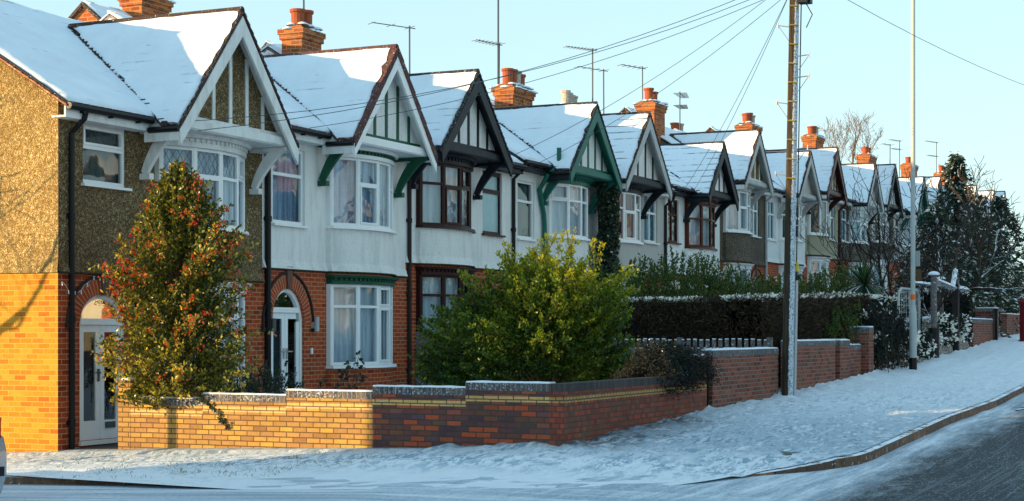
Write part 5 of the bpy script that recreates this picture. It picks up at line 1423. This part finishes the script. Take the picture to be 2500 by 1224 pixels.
# holly-side dark shrub by first downpipe
privet('small dark shrub in the shade between the holly and the second door', 22.6, 24.6, 15.3, 16.3, lambda x: -.55 + .15 * N(x * 3, 1), 60, 34, zb=-1.7, mat='leaf_ivy', name='shade_shrub', cat='shrub')

# cabbage palm
cp = thing('cabbage_palm', (49.6, 11.5, 0.1), 'spiky green cabbage palm with drooping snowy lower blades', 'palm')
t = MB(); t.tube([(49.55, 11.5, -.7), (49.57, 11.5, 1.35)], [.14, .11], 8); t.build('trunk', M['bark_dark'], cp)
mb = MB()
for k in range(230):
    a = U(0, 2 * math.pi); e = math.asin(U(-.5, 1)); L = U(.75, 1.05); c = Vector((49.57, 11.5, 1.45)); d = Vector((math.cos(a) * math.cos(e), math.sin(a) * math.cos(e), math.sin(e))); sd = d.cross(Vector((0, 0, 1)))
    sd = (sd.normalized() if sd.length > .05 else Vector((1, 0, 0))) * .026; u_ = U(0, 1); droop = max(0, .3 - e) * .55 + .05; prev = None; mi = 1 if (e < .05 and random.random() < .35) else 0
    for q in range(6):
        t_ = q / 5; p = c + d * L * t_ - Vector((0, 0, droop * t_ * t_ * L)); w = sd * (1 - t_ ** 2.5) * (.5 + t_ if t_ < .4 else 1)
        if prev: mb.face([prev[0], prev[1], p + w, p - w], mi, [(u_, 0)] * 4)
        prev = (p - w, p + w)
mb.build('blades', [M['leaf_palm'], M['leaf_snow']], cp)

# ------------------------------------------------------------------ bare trees and conifers
def grow(mb, p, d, L, r, depth, bend=.22, up=.10, kids=(2, 3), minr=.006, n=5, ratio=.72, lo=None):
    segs = 4; pts = [p]; rr = [r]; q = p.copy(); dd = d.copy()
    for k in range(segs):
        dd = (dd + Vector((U(-bend, bend), U(-bend, bend), U(-bend, bend) + up)) * .6).normalized()
        q = q + dd * (L / segs); pts.append(q.copy()); rr.append(max(minr, lerp(r, r * ratio, (k + 1) / segs)))
    mb.tube(pts, rr, max(3, n), cap=False)
    if depth <= 0: return
    for k in range(random.randint(*kids)):
        i = random.randint(2, segs); a = Vector((U(-1, 1), U(-1, 1), U(-.5, .8))).normalized()
        nd = (dd * U(.5, .9) + a * U(.5, .9)).normalized()
        grow(mb, pts[i], nd, L * U(.6, .85), rr[i] * U(.5, .75), depth - 1, bend * 1.1, up, kids, minr, n - 1, ratio)
    grow(mb, q, (dd + Vector((U(-.3, .3), U(-.3, .3), U(-.1, .3)))).normalized(), L * U(.65, .85), rr[-1] * .85, depth - 1, bend * 1.1, up, kids, minr, n - 1, ratio)
def bare_tree(label, loc, h, r, seed, mat='bark', depth=5, lean=(0, 0), bend=.22, up=.10, kids=(2, 3), minr=.006, first=.32, multi=1, name='bare_tree'):
    random.seed(seed); P = thing(name, loc, label, 'tree'); tk, br = MB(), MB(); c = Vector(loc)
    for m_ in range(multi):
        d = Vector((lean[0] + (U(-.5, .5) if multi > 1 else 0), lean[1] + (U(-.5, .5) if multi > 1 else 0), 1)).normalized(); L = h * first
        pts = [c + Vector((0, 0, -.4)), c + d * L * .5 + Vector((U(-.05, .05), U(-.05, .05), 0)), c + d * L]; tk.tube(pts, [r, r * .85, r * .72], 8, cap=False)
        br.tube([c + d * L * .5, c + d * L], [r * .35, r * .35], 5)
        for k in range(random.randint(3, 5)):
            a = 2 * math.pi * (k + U(0, .6)) / 4; e = U(.3, 1.0); s = c + d * L * U(.6, 1.0)
            grow(br, s, Vector((math.cos(a) * math.cos(e), math.sin(a) * math.cos(e), math.sin(e))), h * U(.22, .3), r * .5, depth - 1, bend, up, kids, minr)
        grow(br, c + d * L, d, h * .26, r * .65, depth - 1, bend, up, kids, minr)
    tk.build('trunk', M[mat], P); br.build('branches', M[mat], P)
    return P
bare_tree('tall bare tree rising far behind the rooftops', (125, 30, 9.8), 6.6, .15, 3, 'bark_far', 6, minr=.012, up=.12, bend=.26, kids=(1, 2))
bare_tree('snowy bare tree with upright stems just left of the lamp column', (53.6, 11.4, -.4), 4.4, .06, 11, 'bark_dark', 5, multi=3, bend=.3, minr=.007, kids=(1, 2))
bare_tree('wide bare garden tree with snow lined branches behind the pergola', (49.6, 10.0, -.5), 4.6, .11, 23, 'bark', 5, lean=(.55, -.35), bend=.3, up=.02, minr=.009, first=.28, kids=(1, 3))
bare_tree('tangled bare tree with snowy twigs at the far right', (57.5, 10.0, -.2), 5.6, .12, 31, 'bark', 5, lean=(.1, -.2), bend=.34, up=.0, minr=.010, kids=(1, 3))
bare_tree('thin bare tree between the lamp column and the tall conifer', (55.0, 12.2, -.2), 5.6, .08, 41, 'bark_dark', 5, bend=.26, up=.10, minr=.008, kids=(1, 2))
bare_tree('dark bare tree filling the right edge above the far wall', (66.0, 11.5, .3), 6.2, .13, 57, 'bark_dark', 5, bend=.32, up=.03, minr=.011, kids=(1, 3))
random.seed(99)
def conifer(label, loc, h, rad_, nw, seed, spray=26, slim=1.0, snow=.12, gap=0.0, size=(.14, .26), name='conifer'):
    random.seed(seed); rg = np.random.default_rng(seed); P = thing(name, loc, label, 'tree'); c = np.array(loc, float)
    t = MB(); t.tube([tuple(c + [0, 0, -.4]), tuple(c + [0, 0, h * .5]), tuple(c + [0, 0, h * .98])], [.16, .1, .015], 8); t.build('trunk', M['bark_dark'], P)
    LP, LD, MI, br = [], [], [], MB()
    for k in range(nw):
        f = (k + .5) / nw; z = h * (.06 + .93 * f); R = rad_ * (1 - f) ** 1.05 * slim + .10; nb = max(4, int(9 * (1 - f) + 3))
        for q in range(nb):
            a = 2 * math.pi * (q + random.random()) / nb; L = R * random.uniform(.65, 1.15); d = np.array([math.cos(a), math.sin(a), 0])
            droop = random.uniform(.05, .35) * L; lift = .12 * L
            pts = [c + [0, 0, z] + d * L * s + np.array([0, 0, lift * math.sin(math.pi * s) - droop * s * s]) for s in np.linspace(0, 1, 5)]
            br.tube([tuple(p) for p in pts], [.02, .016, .012, .008, .004], 3, cap=False)
            for s in rg.uniform(.15, 1, spray):
                p = c + [0, 0, z] + d * L * s + np.array([0, 0, lift * math.sin(math.pi * s) - droop * s * s]); side = np.array([-d[1], d[0], 0]) * rg.normal() * .6
                LP.append(p + rg.normal(size=3) * .07); LD.append(d * .55 + side + np.array([0, 0, rg.normal() * .35 - .3])); MI.append(1 if rg.random() < snow * (1 if s > .2 else .3) else 0)
    br.build('branches', M['bark_dark'], P)
    leaf_mesh('needles', np.array(LP), np.array(LD), rg.uniform(*size, len(LP)), .34, [M['leaf_conifer'], M['leaf_snow']], P, midx=MI)
    return P
conifer('tall slim conifer with a sunlit tip rising above the far roofs', (61.6, 10.9, .0), 6.6, 2.8, 46, 5, 34, snow=.12, size=(.13, .24))
conifer('broad dark snowy evergreen between the pergola and the far wall', (57.5, 10.9, -.2), 4.6, 2.7, 30, 8, 34, snow=.16)
conifer('dark evergreen at the far right behind the brick walls', (68.5, 11.2, .4), 5.2, 3.2, 30, 9, 34, snow=.16)
conifer('low spreading snowy evergreen above the farthest brick wall', (63.5, 9.9, .1), 2.0, 2.0, 9, 10, 30, snow=.25)
conifer('distant dark evergreen beyond the last garden wall', (78, 11.8, .7), 5.6, 3.4, 20, 12, 30, snow=.1, size=(.2, .34))
random.seed(123)

# low clipped hedges with snow behind the lamp column and pergola
def low_hedge(label, x0, x1, y0, y1, zt, zb):
    P = thing('low_hedge', ((x0 + x1) / 2, (y0 + y1) / 2, zb), label, 'hedge'); c = MB(); c.box(x0 + .06, x1 - .06, y0 + .06, y1 - .06, zb - .3, zt - .06); c.build('hedge_core', M['hedge_core'], P)
    n = int(2600 * (x1 - x0) / 3); X = RNG.uniform(x0, x1, n); Z = RNG.uniform(zb, zt, n); p = np.stack([X, np.full(n, y0) + RNG.uniform(-.04, .05, n), Z], 1)
    n2 = n // 2; p2 = np.stack([np.full(n2, x0) + RNG.uniform(-.04, .05, n2), RNG.uniform(y0, y1, n2), RNG.uniform(zb, zt, n2)], 1); n3 = n // 2; p3 = np.stack([RNG.uniform(x0, x1, n3), RNG.uniform(y0 - .03, y1, n3), zt + RNG.uniform(-.04, .05, n3)], 1)
    pp = np.concatenate([p, p2, p3]); mi = np.concatenate([np.zeros(n + n2, int), (RNG.random(n3) < .85).astype(int)])
    leaf_mesh('leaves', pp, RNG.normal(size=(len(pp), 3)) * .7 + np.array([0, -.3, .1]), RNG.uniform(.07, .13, len(pp)), .6, [M['leaf_dark'], M['leaf_snow']], P, midx=mi)
low_hedge('low dark snow topped hedge behind the lamp column', 43.5, 50.5, 10.6, 11.3, .98, -.7)
low_hedge('dark box hedge with snowy top right of the pergola', 52.6, 56.4, 9.6, 10.4, 1.30, -.4)
# stone wall, snowy clump, posts, pergola, trellis, bench-like slats
def rough_wall(label, x0, x1, y, zt, zb, th=.4):
    P = thing('stone_wall', ((x0 + x1) / 2, y, zb), label, 'wall'); mb = MB(); nx, nz = max(4, int((x1 - x0) / .1)), max(4, int((zt - zb) / .1))
    pt = lambda i, j, b=0: (lerp(x0, x1, i / nx), y + (th if b else 0) + (.07 * N(lerp(x0, x1, i / nx) * 3.5, lerp(zb, zt, j / nz) * 4.5, 2) if not b else 0) + .10 * (j / nz) * (0 if b else 1), lerp(zb - .2, zt, j / nz) + .07 * N(lerp(x0, x1, i / nx) * 3, j * .1) * (j / nz))
    for i in range(nx):
        for j in range(nz): mb.face([pt(i, j), pt(i + 1, j), pt(i + 1, j + 1), pt(i, j + 1)])
        mb.face([pt(i, nz), pt(i + 1, nz), pt(i + 1, nz, 1), pt(i, nz, 1)])
    for j in range(nz):
        mb.face([pt(0, j, 1), pt(0, j), pt(0, j + 1), pt(0, j + 1, 1)]); mb.face([pt(nx, j), pt(nx, j, 1), pt(nx, j + 1, 1), pt(nx, j + 1)])
    mb.build('stonework', M['stone_wall'], P, smooth=True)
    n = int(900 * (x1 - x0)); p = np.stack([RNG.uniform(x0, x1, n), y + RNG.uniform(-.08, .25, n), RNG.uniform(lerp(zb, zt, .35), zt + .08, n)], 1); leaf_mesh('snowy_ivy', p, RNG.normal(size=(n, 3)) + np.array([0, -.4, -.2]), RNG.uniform(.06, .13, n), .7, [M['leaf_snow'], M['leaf_dark']], P, midx=(np.array([N(*(q * 3.2)) for q in p]) + RNG.normal(size=n) * .1 > -.12).astype(int))
    return P
rough_wall('low rough stone wall topped with snow just right of the lamp column', 42.2, 44.9, 8.6, -.12, -.92)
rough_wall('waist high rough wall plastered with snow left of the pergola gate post', 45.7, 48.3, 8.6, .42, -.72)
rough_wall('short rough wall with snow and ivy right of the pergola gate post', 49.2, 51.2, 8.65, .42, -.58)
ps = thing('gate_post', (45.2, 8.55, -.75), 'round grey timber gate post with a snow capped ball top beside the rough wall', 'post')
b = MB(); b.tube([(45.25, 8.6, .1), (45.25, 8.6, 1.56)], .085, 10); b.build('upper_shaft', M['wood_grey'], ps); b = MB(); b.tube([(45.25, 8.6, -1.0), (45.25, 8.6, .12)], .15, 10); b.build('sleeve', M['plastic'], ps); b = MB(); b.lathe((45.25, 8.6, 1.56), [(.15, 0), (.16, .04), (.10, .09), (0, .11)], 10); b.build('cap', M['snow_clean'], ps)
pg = thing('garden_pergola', (48.3, 8.7, -.5), 'dark timber gate pergola with small pitched peak and snow along its beams', 'pergola')
b = MB(); b.box(48.62, 48.86, 8.55, 8.72, -.8, 1.42); b.build('post', M['bark_dark'], pg); b = MB(); b.box(47.6, 47.75, 9.6, 9.75, -.6, 1.45); b.build('post', M['bark_dark'], pg); b = MB(); b.tube([(50.6, 9.4, -.6), (50.6, 9.4, 1.62)], .08, 8); b.build('post', M['wood_grey'], pg); b = MB(); b.lathe((50.6, 9.4, 1.62), [(.15, 0), (.15, .04), (0, .10)], 10); b.build('cap', M['snow_clean'], pg)
def beam(a, c, w=.09):
    b = MB(); b.tube([a, c], w, 4); b.build('beam', M['wood_snow'], pg)
M['wood_snow'] = mat_snowtop('snow_covered_timber', (.10, .09, .085), -.2, .3, speck=.6)
beam((45.6, 8.6, 1.42), (48.3, 8.6, 1.28)); beam((48.7, 8.6, 1.28), (50.9, 8.7, 1.30)); beam((48.0, 8.6, 1.25), (48.5, 8.6, 1.82), .07); beam((48.9, 8.6, 1.2), (48.5, 8.6, 1.82), .07); beam((48.2, 8.6, 1.3), (47.6, 9.7, 1.45), .06)
tl = thing('arched_trellis', (45.5, 9.2, -.5), 'pale metal arched trellis panel with wire mesh behind the gate post', 'trellis')
b = MB(); pts = [(44.5, 9.4, -.3), (44.5, 9.4, .9), (44.6, 9.4, 1.1), (44.85, 9.4, 1.2), (47.0, 9.4, 1.2), (47.25, 9.4, 1.05), (47.3, 9.4, .9), (47.3, 9.4, -.3)]; b.tube(pts, .035, 6); b.tube([(46.0, 9.4, -.3), (46.0, 9.4, 1.2)], .03, 6); b.build('frame', M['lamp_grey'], tl)
b = MB()
for k in range(13): b.tube([(44.5 + k * .22, 9.41, -.3), (44.5 + k * .22, 9.41, 1.15)], .007, 3)
for k in range(8): b.tube([(44.5, 9.41, -.2 + k * .19), (47.3, 9.41, -.2 + k * .19)], .007, 3)
b.build('mesh_wires', M['metal_light'], tl)
sf = thing('slat_gate', (43.9, 9.0, -.6), 'low dark horizontal slat gate with snowy edges right of the lamp column', 'gate')
for k in range(4):
    b = MB(); b.box(42.6, 45.0, 9.1, 9.14, -.15 + k * .15, -.05 + k * .15); b.build('slat', M['wood_snow' if k == 3 else 'bark_dark'], sf)
b = MB(); b.box(44.95, 45.05, 9.08, 9.18, -.8, .52); b.build('post', M['plastic'], sf)
ap = thing('slim_gate_post', (55.4, 8.5, -.4), 'slim dark steel gate post at the far brick pier', 'post'); b = MB(); b.box(55.33, 55.45, 8.46, 8.56, -.6, .72); b.box(55.31, 55.47, 8.44, 8.58, .72, .78); b.build('shaft', M['plastic'], ap)
rp = thing('red_post', (55.05, 7.62, -.4), 'dark red post cut off by the right edge of the picture', 'post')
b = MB(); b.lathe((55.76, 7.6, -.4), [(.26, -.1), (.26, .15), (.22, .17), (.22, 1.3), (.27, 1.32), (.27, 1.4), (.2, 1.5), (0, 1.56)], 18); b.build('body', M['red_post'], rp)

# ------------------------------------------------------------------ street furniture
tp = thing('telegraph_pole', (30.2, 8.35, -1.2), 'tall brown timber telegraph pole with wind driven snow on one side', 'telegraph pole')
PX, PY = 30.17, 8.46; TOPX, TOPY = 30.235, 8.325
pp = lambda z: (lerp(PX, TOPX, (z + 1.25) / 8.3), lerp(PY, TOPY, (z + 1.25) / 8.3), z)
b = MB(); zs = [lerp(-1.45, 7.0, k / 24) for k in range(25)]; b.tube([pp(z) for z in zs], [lerp(.112, .088, k / 24) for k in range(25)], 20); b.build('pole', M['wood_pole'], tp, smooth=True)
b = MB(); (x, y, z) = pp(0); b.tube([(pp(z)[0] + .06, pp(z)[1] - .125, z) for z in (-1.3, .0, .98)], .030, 8); b.build('cable_guard', M['metal_light'], tp)
b = MB(); b.tube([(pp(z)[0] + .06, pp(z)[1] - .115, z) for z in (.98, 3, 5, 6.2)], .012, 5); b.build('cable', M['plastic'], tp)
for k, z in enumerate((2.0, 2.95, 3.45, 4.3, 4.8, 5.75, 5.2)):
    s = 1 if k % 2 == 0 else -1; (x, y, _) = pp(z); b = MB(); e = Vector((x + s * RT[0] * .30, y + s * RT[1] * .30, z + .04)); b.tube([(x, y, z), tuple(e)], .011, 5); b.tube([tuple(e - Vector((0, 0, .05))), tuple(e + Vector((0, 0, .05)))], .012, 5); b.tube([(x + s * RT[0] * .10, y + s * RT[1] * .10, z - .25), tuple(e)], .007, 4); b.build('step_iron', M['metal_light'], tp)
M['rung'] = mat_snowtop('mossy_rung', (.30, .22, .02), .5, .9)
for k in range(10):
    z = 2.9 + k * .36; (x, y, _) = pp(z); b = MB(); b.tube([(x + RT[0] * q * .11 - FW[0] * .09, y + RT[1] * q * .11 - FW[1] * .09, z) for q in (-1, .6)], .02, 5); b.build('cable_cleat', M['rung'], tp)
b = MB(); (x, y, z) = pp(6.35); b.box(x - .20, x + .06, y - .26, y - .1, 6.18, 6.55); b.build('junction_box', M['plastic'], tp)
b = MB(); b.box(x + .02, x + .18, y - .30, y - .16, 6.2, 6.5); b.tube([(x + .1, y - .2, 6.2), (x + .16, y - .3, 6.0), (x + .1, y - .2, 5.75)], .01, 5); b.build('junction_box', M['plastic'], tp)
b = MB(); b.box(x - .12, x - .04, y - .268, y - .26, 6.28, 6.36); b.build('warning_plate', M['yellow'], tp)
b = MB(); (x, y, z) = pp(1.25); b.box(x + .03, x + .06, y - .16, y - .12, 1.15, 1.32); b.build('cable_marker', M['yellow'], tp)
sm = MB(); sm.lathe((PX, PY, gz(PX, PY) - .02), [(.30, 0), (.2, .05), (.12, .09), (.1, .1)], 12); sm.build('snow_drift', M['snow_clean'], tp, smooth=True)

lp_ = thing('lamp_column', (40.45, 8.15, -.95), 'tall pale grey street lamp column with an orange band', 'lamp post')
LX, LY = 40.5, 8.2
b = MB(); b.tube([(LX, LY, -1.1), (LX, LY, -.62)], .098, 16); b.build('dark_base', M['plastic'], lp_)
b = MB(); b.lathe((LX, LY, -.62), [(.092, 0), (.092, 1.12), (.06, 1.28)], 16); b.build('base_compartment', M['lamp_grey'], lp_)
b = MB(); b.tube([(LX, LY, .80), (LX, LY, .93)], .064, 16); b.build('orange_band', M['orange_band'], lp_)
b = MB(); b.tube([(LX, LY, .66), (LX, LY, 4), (LX, LY, 9.0)], [.058, .056, .05], 16); b.tube([(LX, LY, 9.0), (LX, LY - .5, 9.35), (LX, LY - 1.6, 9.5)], [.05, .04, .035], 10); b.build('shaft', M['lamp_grey'], lp_)
b = MB(); b.lathe((LX, LY - 1.9, 9.45), [(0, -.06), (.2, -.04), (.26, 0), (.2, .1), (0, .14)], 12); b.build('lantern', M['lamp_grey'], lp_)
b = MB(); b.box(LX + .02, LX + .05, LY - .16, LY - .055, 1.62, 2.0); b.build('sign_plate', M['sign'], lp_); b = MB(); b.box(LX + .02, LX + .05, LY - .19, LY - .06, 1.25, 1.55); b.build('sign_plate', M['stem'], lp_)
# lamp post of the side street (its shadow falls on the garden wall)
sl_ = thing('lamp_column', (16.4, 18.4, -2.0), 'street lamp column on the side street verge, beyond the left edge', 'lamp post')
b = MB(); b.tube([(16.4, 18.4, -2.3), (16.4, 18.4, 5.5)], [.07, .05], 12); b.tube([(16.4, 18.4, 5.5), (15.4, 18.4, 5.9)], .035, 8); b.build('shaft', M['lamp_grey'], sl_); b = MB(); b.lathe((15.2, 18.4, 5.85), [(0, -.06), (.2, -.04), (.26, 0), (.2, .1), (0, .14)], 12); b.build('lantern', M['lamp_grey'], sl_)

# overhead wires from the pole
def wire(label, a, b, sag=.25, r=.0062):
    P = thing('overhead_wire', a, label, 'wire', 'overhead telephone wires'); mb = MB(); a, b = Vector(a), Vector(b)
    mb.tube([a.lerp(b, t) - Vector((0, 0, sag * 4 * t * (1 - t))) for t in np.linspace(0, 1, 15)], r, 5); mb.build('cable', M['wire'], P)
PT = Vector(pp(6.75))
wire('telephone wire from the pole to the eave of the pebbledash end house', PT, (22.05, 16.05, 3.30), .45)
wire('second telephone wire from the pole to the pebbledash end house gable', PT - Vector((0, 0, .12)), (21.7, 16.65, 3.42), .55)
wire('telephone wire from the pole to the left eave of the green trimmed white house', PT - Vector((.0, .05, .2)), (26.3, 16.6, 3.85), .35)
wire('telephone wire from the pole passing the twin chimney to the brown window house', PT - Vector((0, 0, .05)), (34.3, 16.1, 4.1), .25)
wire('telephone wire from the pole to the eave of the teal green gable house', PT - Vector((0, 0, .25)), (36.9, 16.6, 4.2), .25)
wire('left of two close telephone wires from the pole to the low black gable house', PT - Vector((0, 0, .15)), (47.7, 16.6, 4.4), .2)
wire('right of two close telephone wires from the pole to the low black gable house', PT - Vector((-.04, 0, .1)), (48.3, 16.5, 4.4), .2)
wire('faint telephone wire dropping from the pole to the plain grey gable house', PT - Vector((0, 0, .9)), (59.3, 16.5, 5.1), .2, .005)
wire('single wire crossing the top right corner of the sky', PT + Vector((0, 0, .1)), (62, 4, 7.6), .6)
for k, (z0, z1) in enumerate(((10.9, 12.5), (10.7, 12.2), (10.2, 11.6), (9.9, 10.9))):
    wire(['highest', 'second highest', 'third highest', 'lowest'][k] + ' of the four distant wires right of the tall conifer', (120, 15.5 + k * .3, z0 - .9 + .1 * k), (95, 3.0, z1 - 2.4), .3, .014)

# silver car at the left edge: parked along the side street, tail towards us
cr = thing('parked_car', (12.75, 14.4, -1.86), 'silver car at the left edge of the picture, only its rear corner showing', 'car')
CX0, CX1, CY0, CY1 = 11.93, 13.62, 12.42, 16.5; zg = -1.93
def car_body():
    mb = MB(); prof = [(0.02, .38), (-.02, .62), (.02, .95), (.10, 1.02), (.35, 1.42), (.7, 1.47), (2.2, 1.45), (2.9, 1.02), (3.9, .85), (4.05, .6), (4.05, .3), (.1, .28)]
    n = 9
    for i, (s0, s1) in enumerate(zip(np.linspace(-1, 1, n + 1), np.linspace(-1, 1, n + 1)[1:])):
        def row(s):
            out = []
            for (y, z) in prof:
                w = .845 * (1 - .16 * max(0, (z - .9) / .57)); k = abs(s) ** 4; out.append((12.775 + s * w, CY0 + y + (.16 * k if y < 2 else -.18 * k), zg + z - (.05 * k if z > 1.2 else 0)))
            return out
        a, b = row(s0), row(s1)
        for j in range(len(prof)): j2 = (j + 1) % len(prof); mb.face([a[j], b[j], b[j2], a[j2]])
        if i == 0: mb.face(a[::-1])
        if i == n - 1: mb.face(b)
    return mb
car_body().build('body', M['car_silver'], cr, smooth=False)
for s in (-1, 1):
    b = MB(); x = 12.775 + s * .70; b.box(x - .09, x + .09, CY0 + .02, CY0 + .16, zg + .72, zg + 1.02); b.build('tail_light', M['red_lens'], cr)
b = MB(); b.hexa([(12.15, CY0 + .14, zg + 1.04), (13.4, CY0 + .14, zg + 1.04), (13.4, CY0 + .17, zg + 1.04), (12.15, CY0 + .17, zg + 1.04), (12.25, CY0 + .33, zg + 1.38), (13.3, CY0 + .33, zg + 1.38), (13.3, CY0 + .36, zg + 1.38), (12.25, CY0 + .36, zg + 1.38)]); b.build('rear_window', M['dark'], cr)
b = MB(); prof_ = [(.13, .06), (.0, .20), (-.07, .40), (-.07, .66), (-.03, .80), (.10, .88), (.3, .88), (.3, .06)]
for (xa, xb, da, db) in ((11.97, 12.1, .12, .0), (12.1, 13.45, 0, 0), (13.45, 13.66, .0, .10)):
    for j in range(len(prof_)):
        (y0, z0), (y1, z1) = prof_[j], prof_[(j + 1) % len(prof_)]
        b.face([(xa, CY0 + y0 + da, zg + z0), (xb, CY0 + y0 + db, zg + z0), (xb, CY0 + y1 + db, zg + z1), (xa, CY0 + y1 + da, zg + z1)])
b.face([(13.66, CY0 + y + .10, zg + z) for y, z in prof_]); b.build('bumper', M['car_silver'], cr)
for s in (-1, 1):
    b = MB(); x = 12.775 + s * .62; b.box(x - .12, x + .12, CY0 - .075, CY0 - .055, zg + .40, zg + .50); b.build('reflector', M['plastic'], cr)
for sx in (-1, 1):
    for yy in (.75, 3.2):
        x = 12.775 + sx * .77; w = MB(); w.tube([(x - .1, CY0 + yy, zg + .31), (x + .1, CY0 + yy, zg + .31)], .31, 20); wo = w.build('wheel', M['rubber'], cr); w = MB(); w.tube([(x + sx * .1, CY0 + yy, zg + .31), (x + sx * .115, CY0 + yy, zg + .31)], .2, 16); w.build('rim', M['metal_light'], wo)

# drain cover and a twig on the road
dc = thing('manhole_cover', (19.9, 5.6, gz(19.9, 5.6)), 'dark square cover in the trodden snow of the pavement corner', 'manhole cover')
b = MB(); zc = lerp(road_z(20, 4.8) + .11, gz(20, 5.6), .36); b.box(19.75, 20.3, 5.35, 5.75, zc - .05, zc + .012); b.build('plate', M['plastic'], dc)
tw = thing('fallen_twig', (29.4, 4.0, road_z(29.4, 4)), 'dark fallen twig lying on the road beside the kerb at right', 'twig')
b = MB(); z = road_z(29.4, 4) + .02; b.tube([(28.8, 4.1, z), (29.2, 3.95, z + .03), (29.8, 3.9, z)], .014, 5); b.tube([(29.2, 3.95, z + .03), (29.4, 4.15, z + .04)], .009, 4); b.build('stick', M['bark_dark'], tw)

# grass blades pricking through the verge snow: one mass
gm = thing('grass', (17.5, 13, -1.7), 'scattered grass blades pricking through the snow of the verge', 'grass'); gm['kind'] = 'stuff'
n = 1500; X = RNG.uniform(16.0, 19.7, n * 4); Yy = RNG.uniform(10.6, 17.5, n * 4); kk = np.array([N(a * 2.6, b * 2.6, 6) + RNG.normal() * .12 for a, b in zip(X, Yy)]) > .2; X, Yy = X[kk][:n], Yy[kk][:n]
Zg = np.array([gz(a, b) for a, b in zip(X, Yy)]) + .0
leaf_mesh('blades', np.stack([X, Yy, Zg], 1), RNG.normal(size=(len(X), 3)) * np.array([.5, .5, .1]) + np.array([0, 0, .6]), RNG.uniform(.03, .08, len(X)), .10, M['leaf_privet'], gm)
for ch in gm.children: ch['kind'] = 'stuff'

# ------------------------------------------------------------------ neighbours outside the frame: they shade the side street and mirror in the windows
for k, (x, lab) in enumerate(((-.5, 'house across the main road, nearest to the side street, seen only mirrored in windows'),)): pass
for k, (src, X) in enumerate(((1, 34), (3, 43), (5, 54), (2, 65), (7, 77))):
    c = copy_tree(H[src]); c.location = (X, -12.0, pl(GP, X) + .1); c.rotation_euler = (0, 0, math.pi)
    for ch in c.children:
        if ch.name.startswith(('brick_wall', 'door_arch', 'end_wall')):
            for sl in ch.material_slots: sl.link = 'OBJECT'; sl.material = M['ren_cream']
    c['label'] = ['first', 'second', 'third', 'fourth', 'fifth'][k] + ' house of the row across the main road, outside the picture'; c['group'] = 'houses across the main road'
sh_ = thing('corner_house', (3, 14.5, -2), 'plain brick house across the side street, outside the picture on the left', 'house')
def plain_house(P, x0, x1, y0, y1, zb, ze, zr):
    w = MB(); w.box(x0, x1, y0, y1, zb, ze); xm = (x0 + x1) / 2
    w.prism_y([(x0, ze), (x1, ze), (xm, zr)], y0 + .01, y1 - .01); w.build('wall', M['brick_red'], P)
    r = MB(); slab(r, (x0 - .3, y0 - .2, ze - .1), (x0 - .3, y1 + .2, ze - .1), (xm, y1 + .2, zr + .06), (xm, y0 - .2, zr + .06), .08); slab(r, (x1 + .3, y1 + .2, ze - .1), (x1 + .3, y0 - .2, ze - .1), (xm, y0 - .2, zr + .06), (xm, y1 + .2, zr + .06), .08); r.build('roof', M['tile_brown'], P)
    for yy in (lerp(y0, y1, .25), lerp(y0, y1, .75)):
        for zz in (zb + 1.2, zb + 3.8):
            f = MB(); f.box(x1, x1 + .03, yy - .7, yy + .7, zz, zz + 1.3); f.build('window', M['white'], P); 
plain_house(sh_, -2, 6.5, 15.2, 24.8, -2.6, 3.6, 6.2)
bare_tree('bare street tree on the side street, outside the picture on the left', (16.9, 22.6, -2.3), 7.4, .15, 77, 'bark_far', 5, bend=.28, up=.05, minr=.010, kids=(1, 2), first=.3)

# ------------------------------------------------------------------ camera, sun, sky
cam = bpy.data.cameras.new('camera'); co = bpy.data.objects.new('camera', cam); COL.objects.link(co)
co.location = (0, 0, 0); co.rotation_euler = (rad(90), 0, -rad(90 - 25.2))
cam.lens = 57.6; cam.sensor_width = 36; cam.shift_y = .08; cam.clip_end = 2000; cam.clip_start = .1
scn.camera = co
S = Vector((-3.47, 3.42, .724)).normalized(); EL = math.asin(S.z)
sun = bpy.data.lights.new('sun', 'SUN'); sun.energy = 10; sun.angle = rad(.5); sun.color = (1, .66, .30)
so = bpy.data.objects.new('sun', sun); COL.objects.link(so); so.rotation_euler = S.to_track_quat('Z', 'Y').to_euler()
w = bpy.data.worlds.new('World'); scn.world = w; w.use_nodes = True; g = G(w.node_tree)
sky = g.n('ShaderNodeTexSky'); sky.sky_type = 'NISHITA'; sky.sun_disc = False; sky.sun_elevation = EL; sky.sun_rotation = math.atan2(S.x, S.y); sky.air_density = 1.0; sky.dust_density = .6; sky.ozone_density = 1.5
bg = w.node_tree.nodes['Background']
gm_ = g.n('ShaderNodeGamma'); gm_.inputs['Gamma'].default_value = .32; g.l(sky.outputs[0], gm_.inputs['Color'])
g.l(g.mix(1, gm_.outputs[0], (.77, 1.0, 1.06), 'MULTIPLY'), bg.inputs['Color']); bg.inputs['Strength'].default_value = .71
scn.view_settings.view_transform = 'Standard'; scn.view_settings.look = 'None'; scn.view_settings.exposure = 0; scn.view_settings.gamma = 1
scn.cycles.max_bounces = 6; scn.cycles.transparent_max_bounces = 12
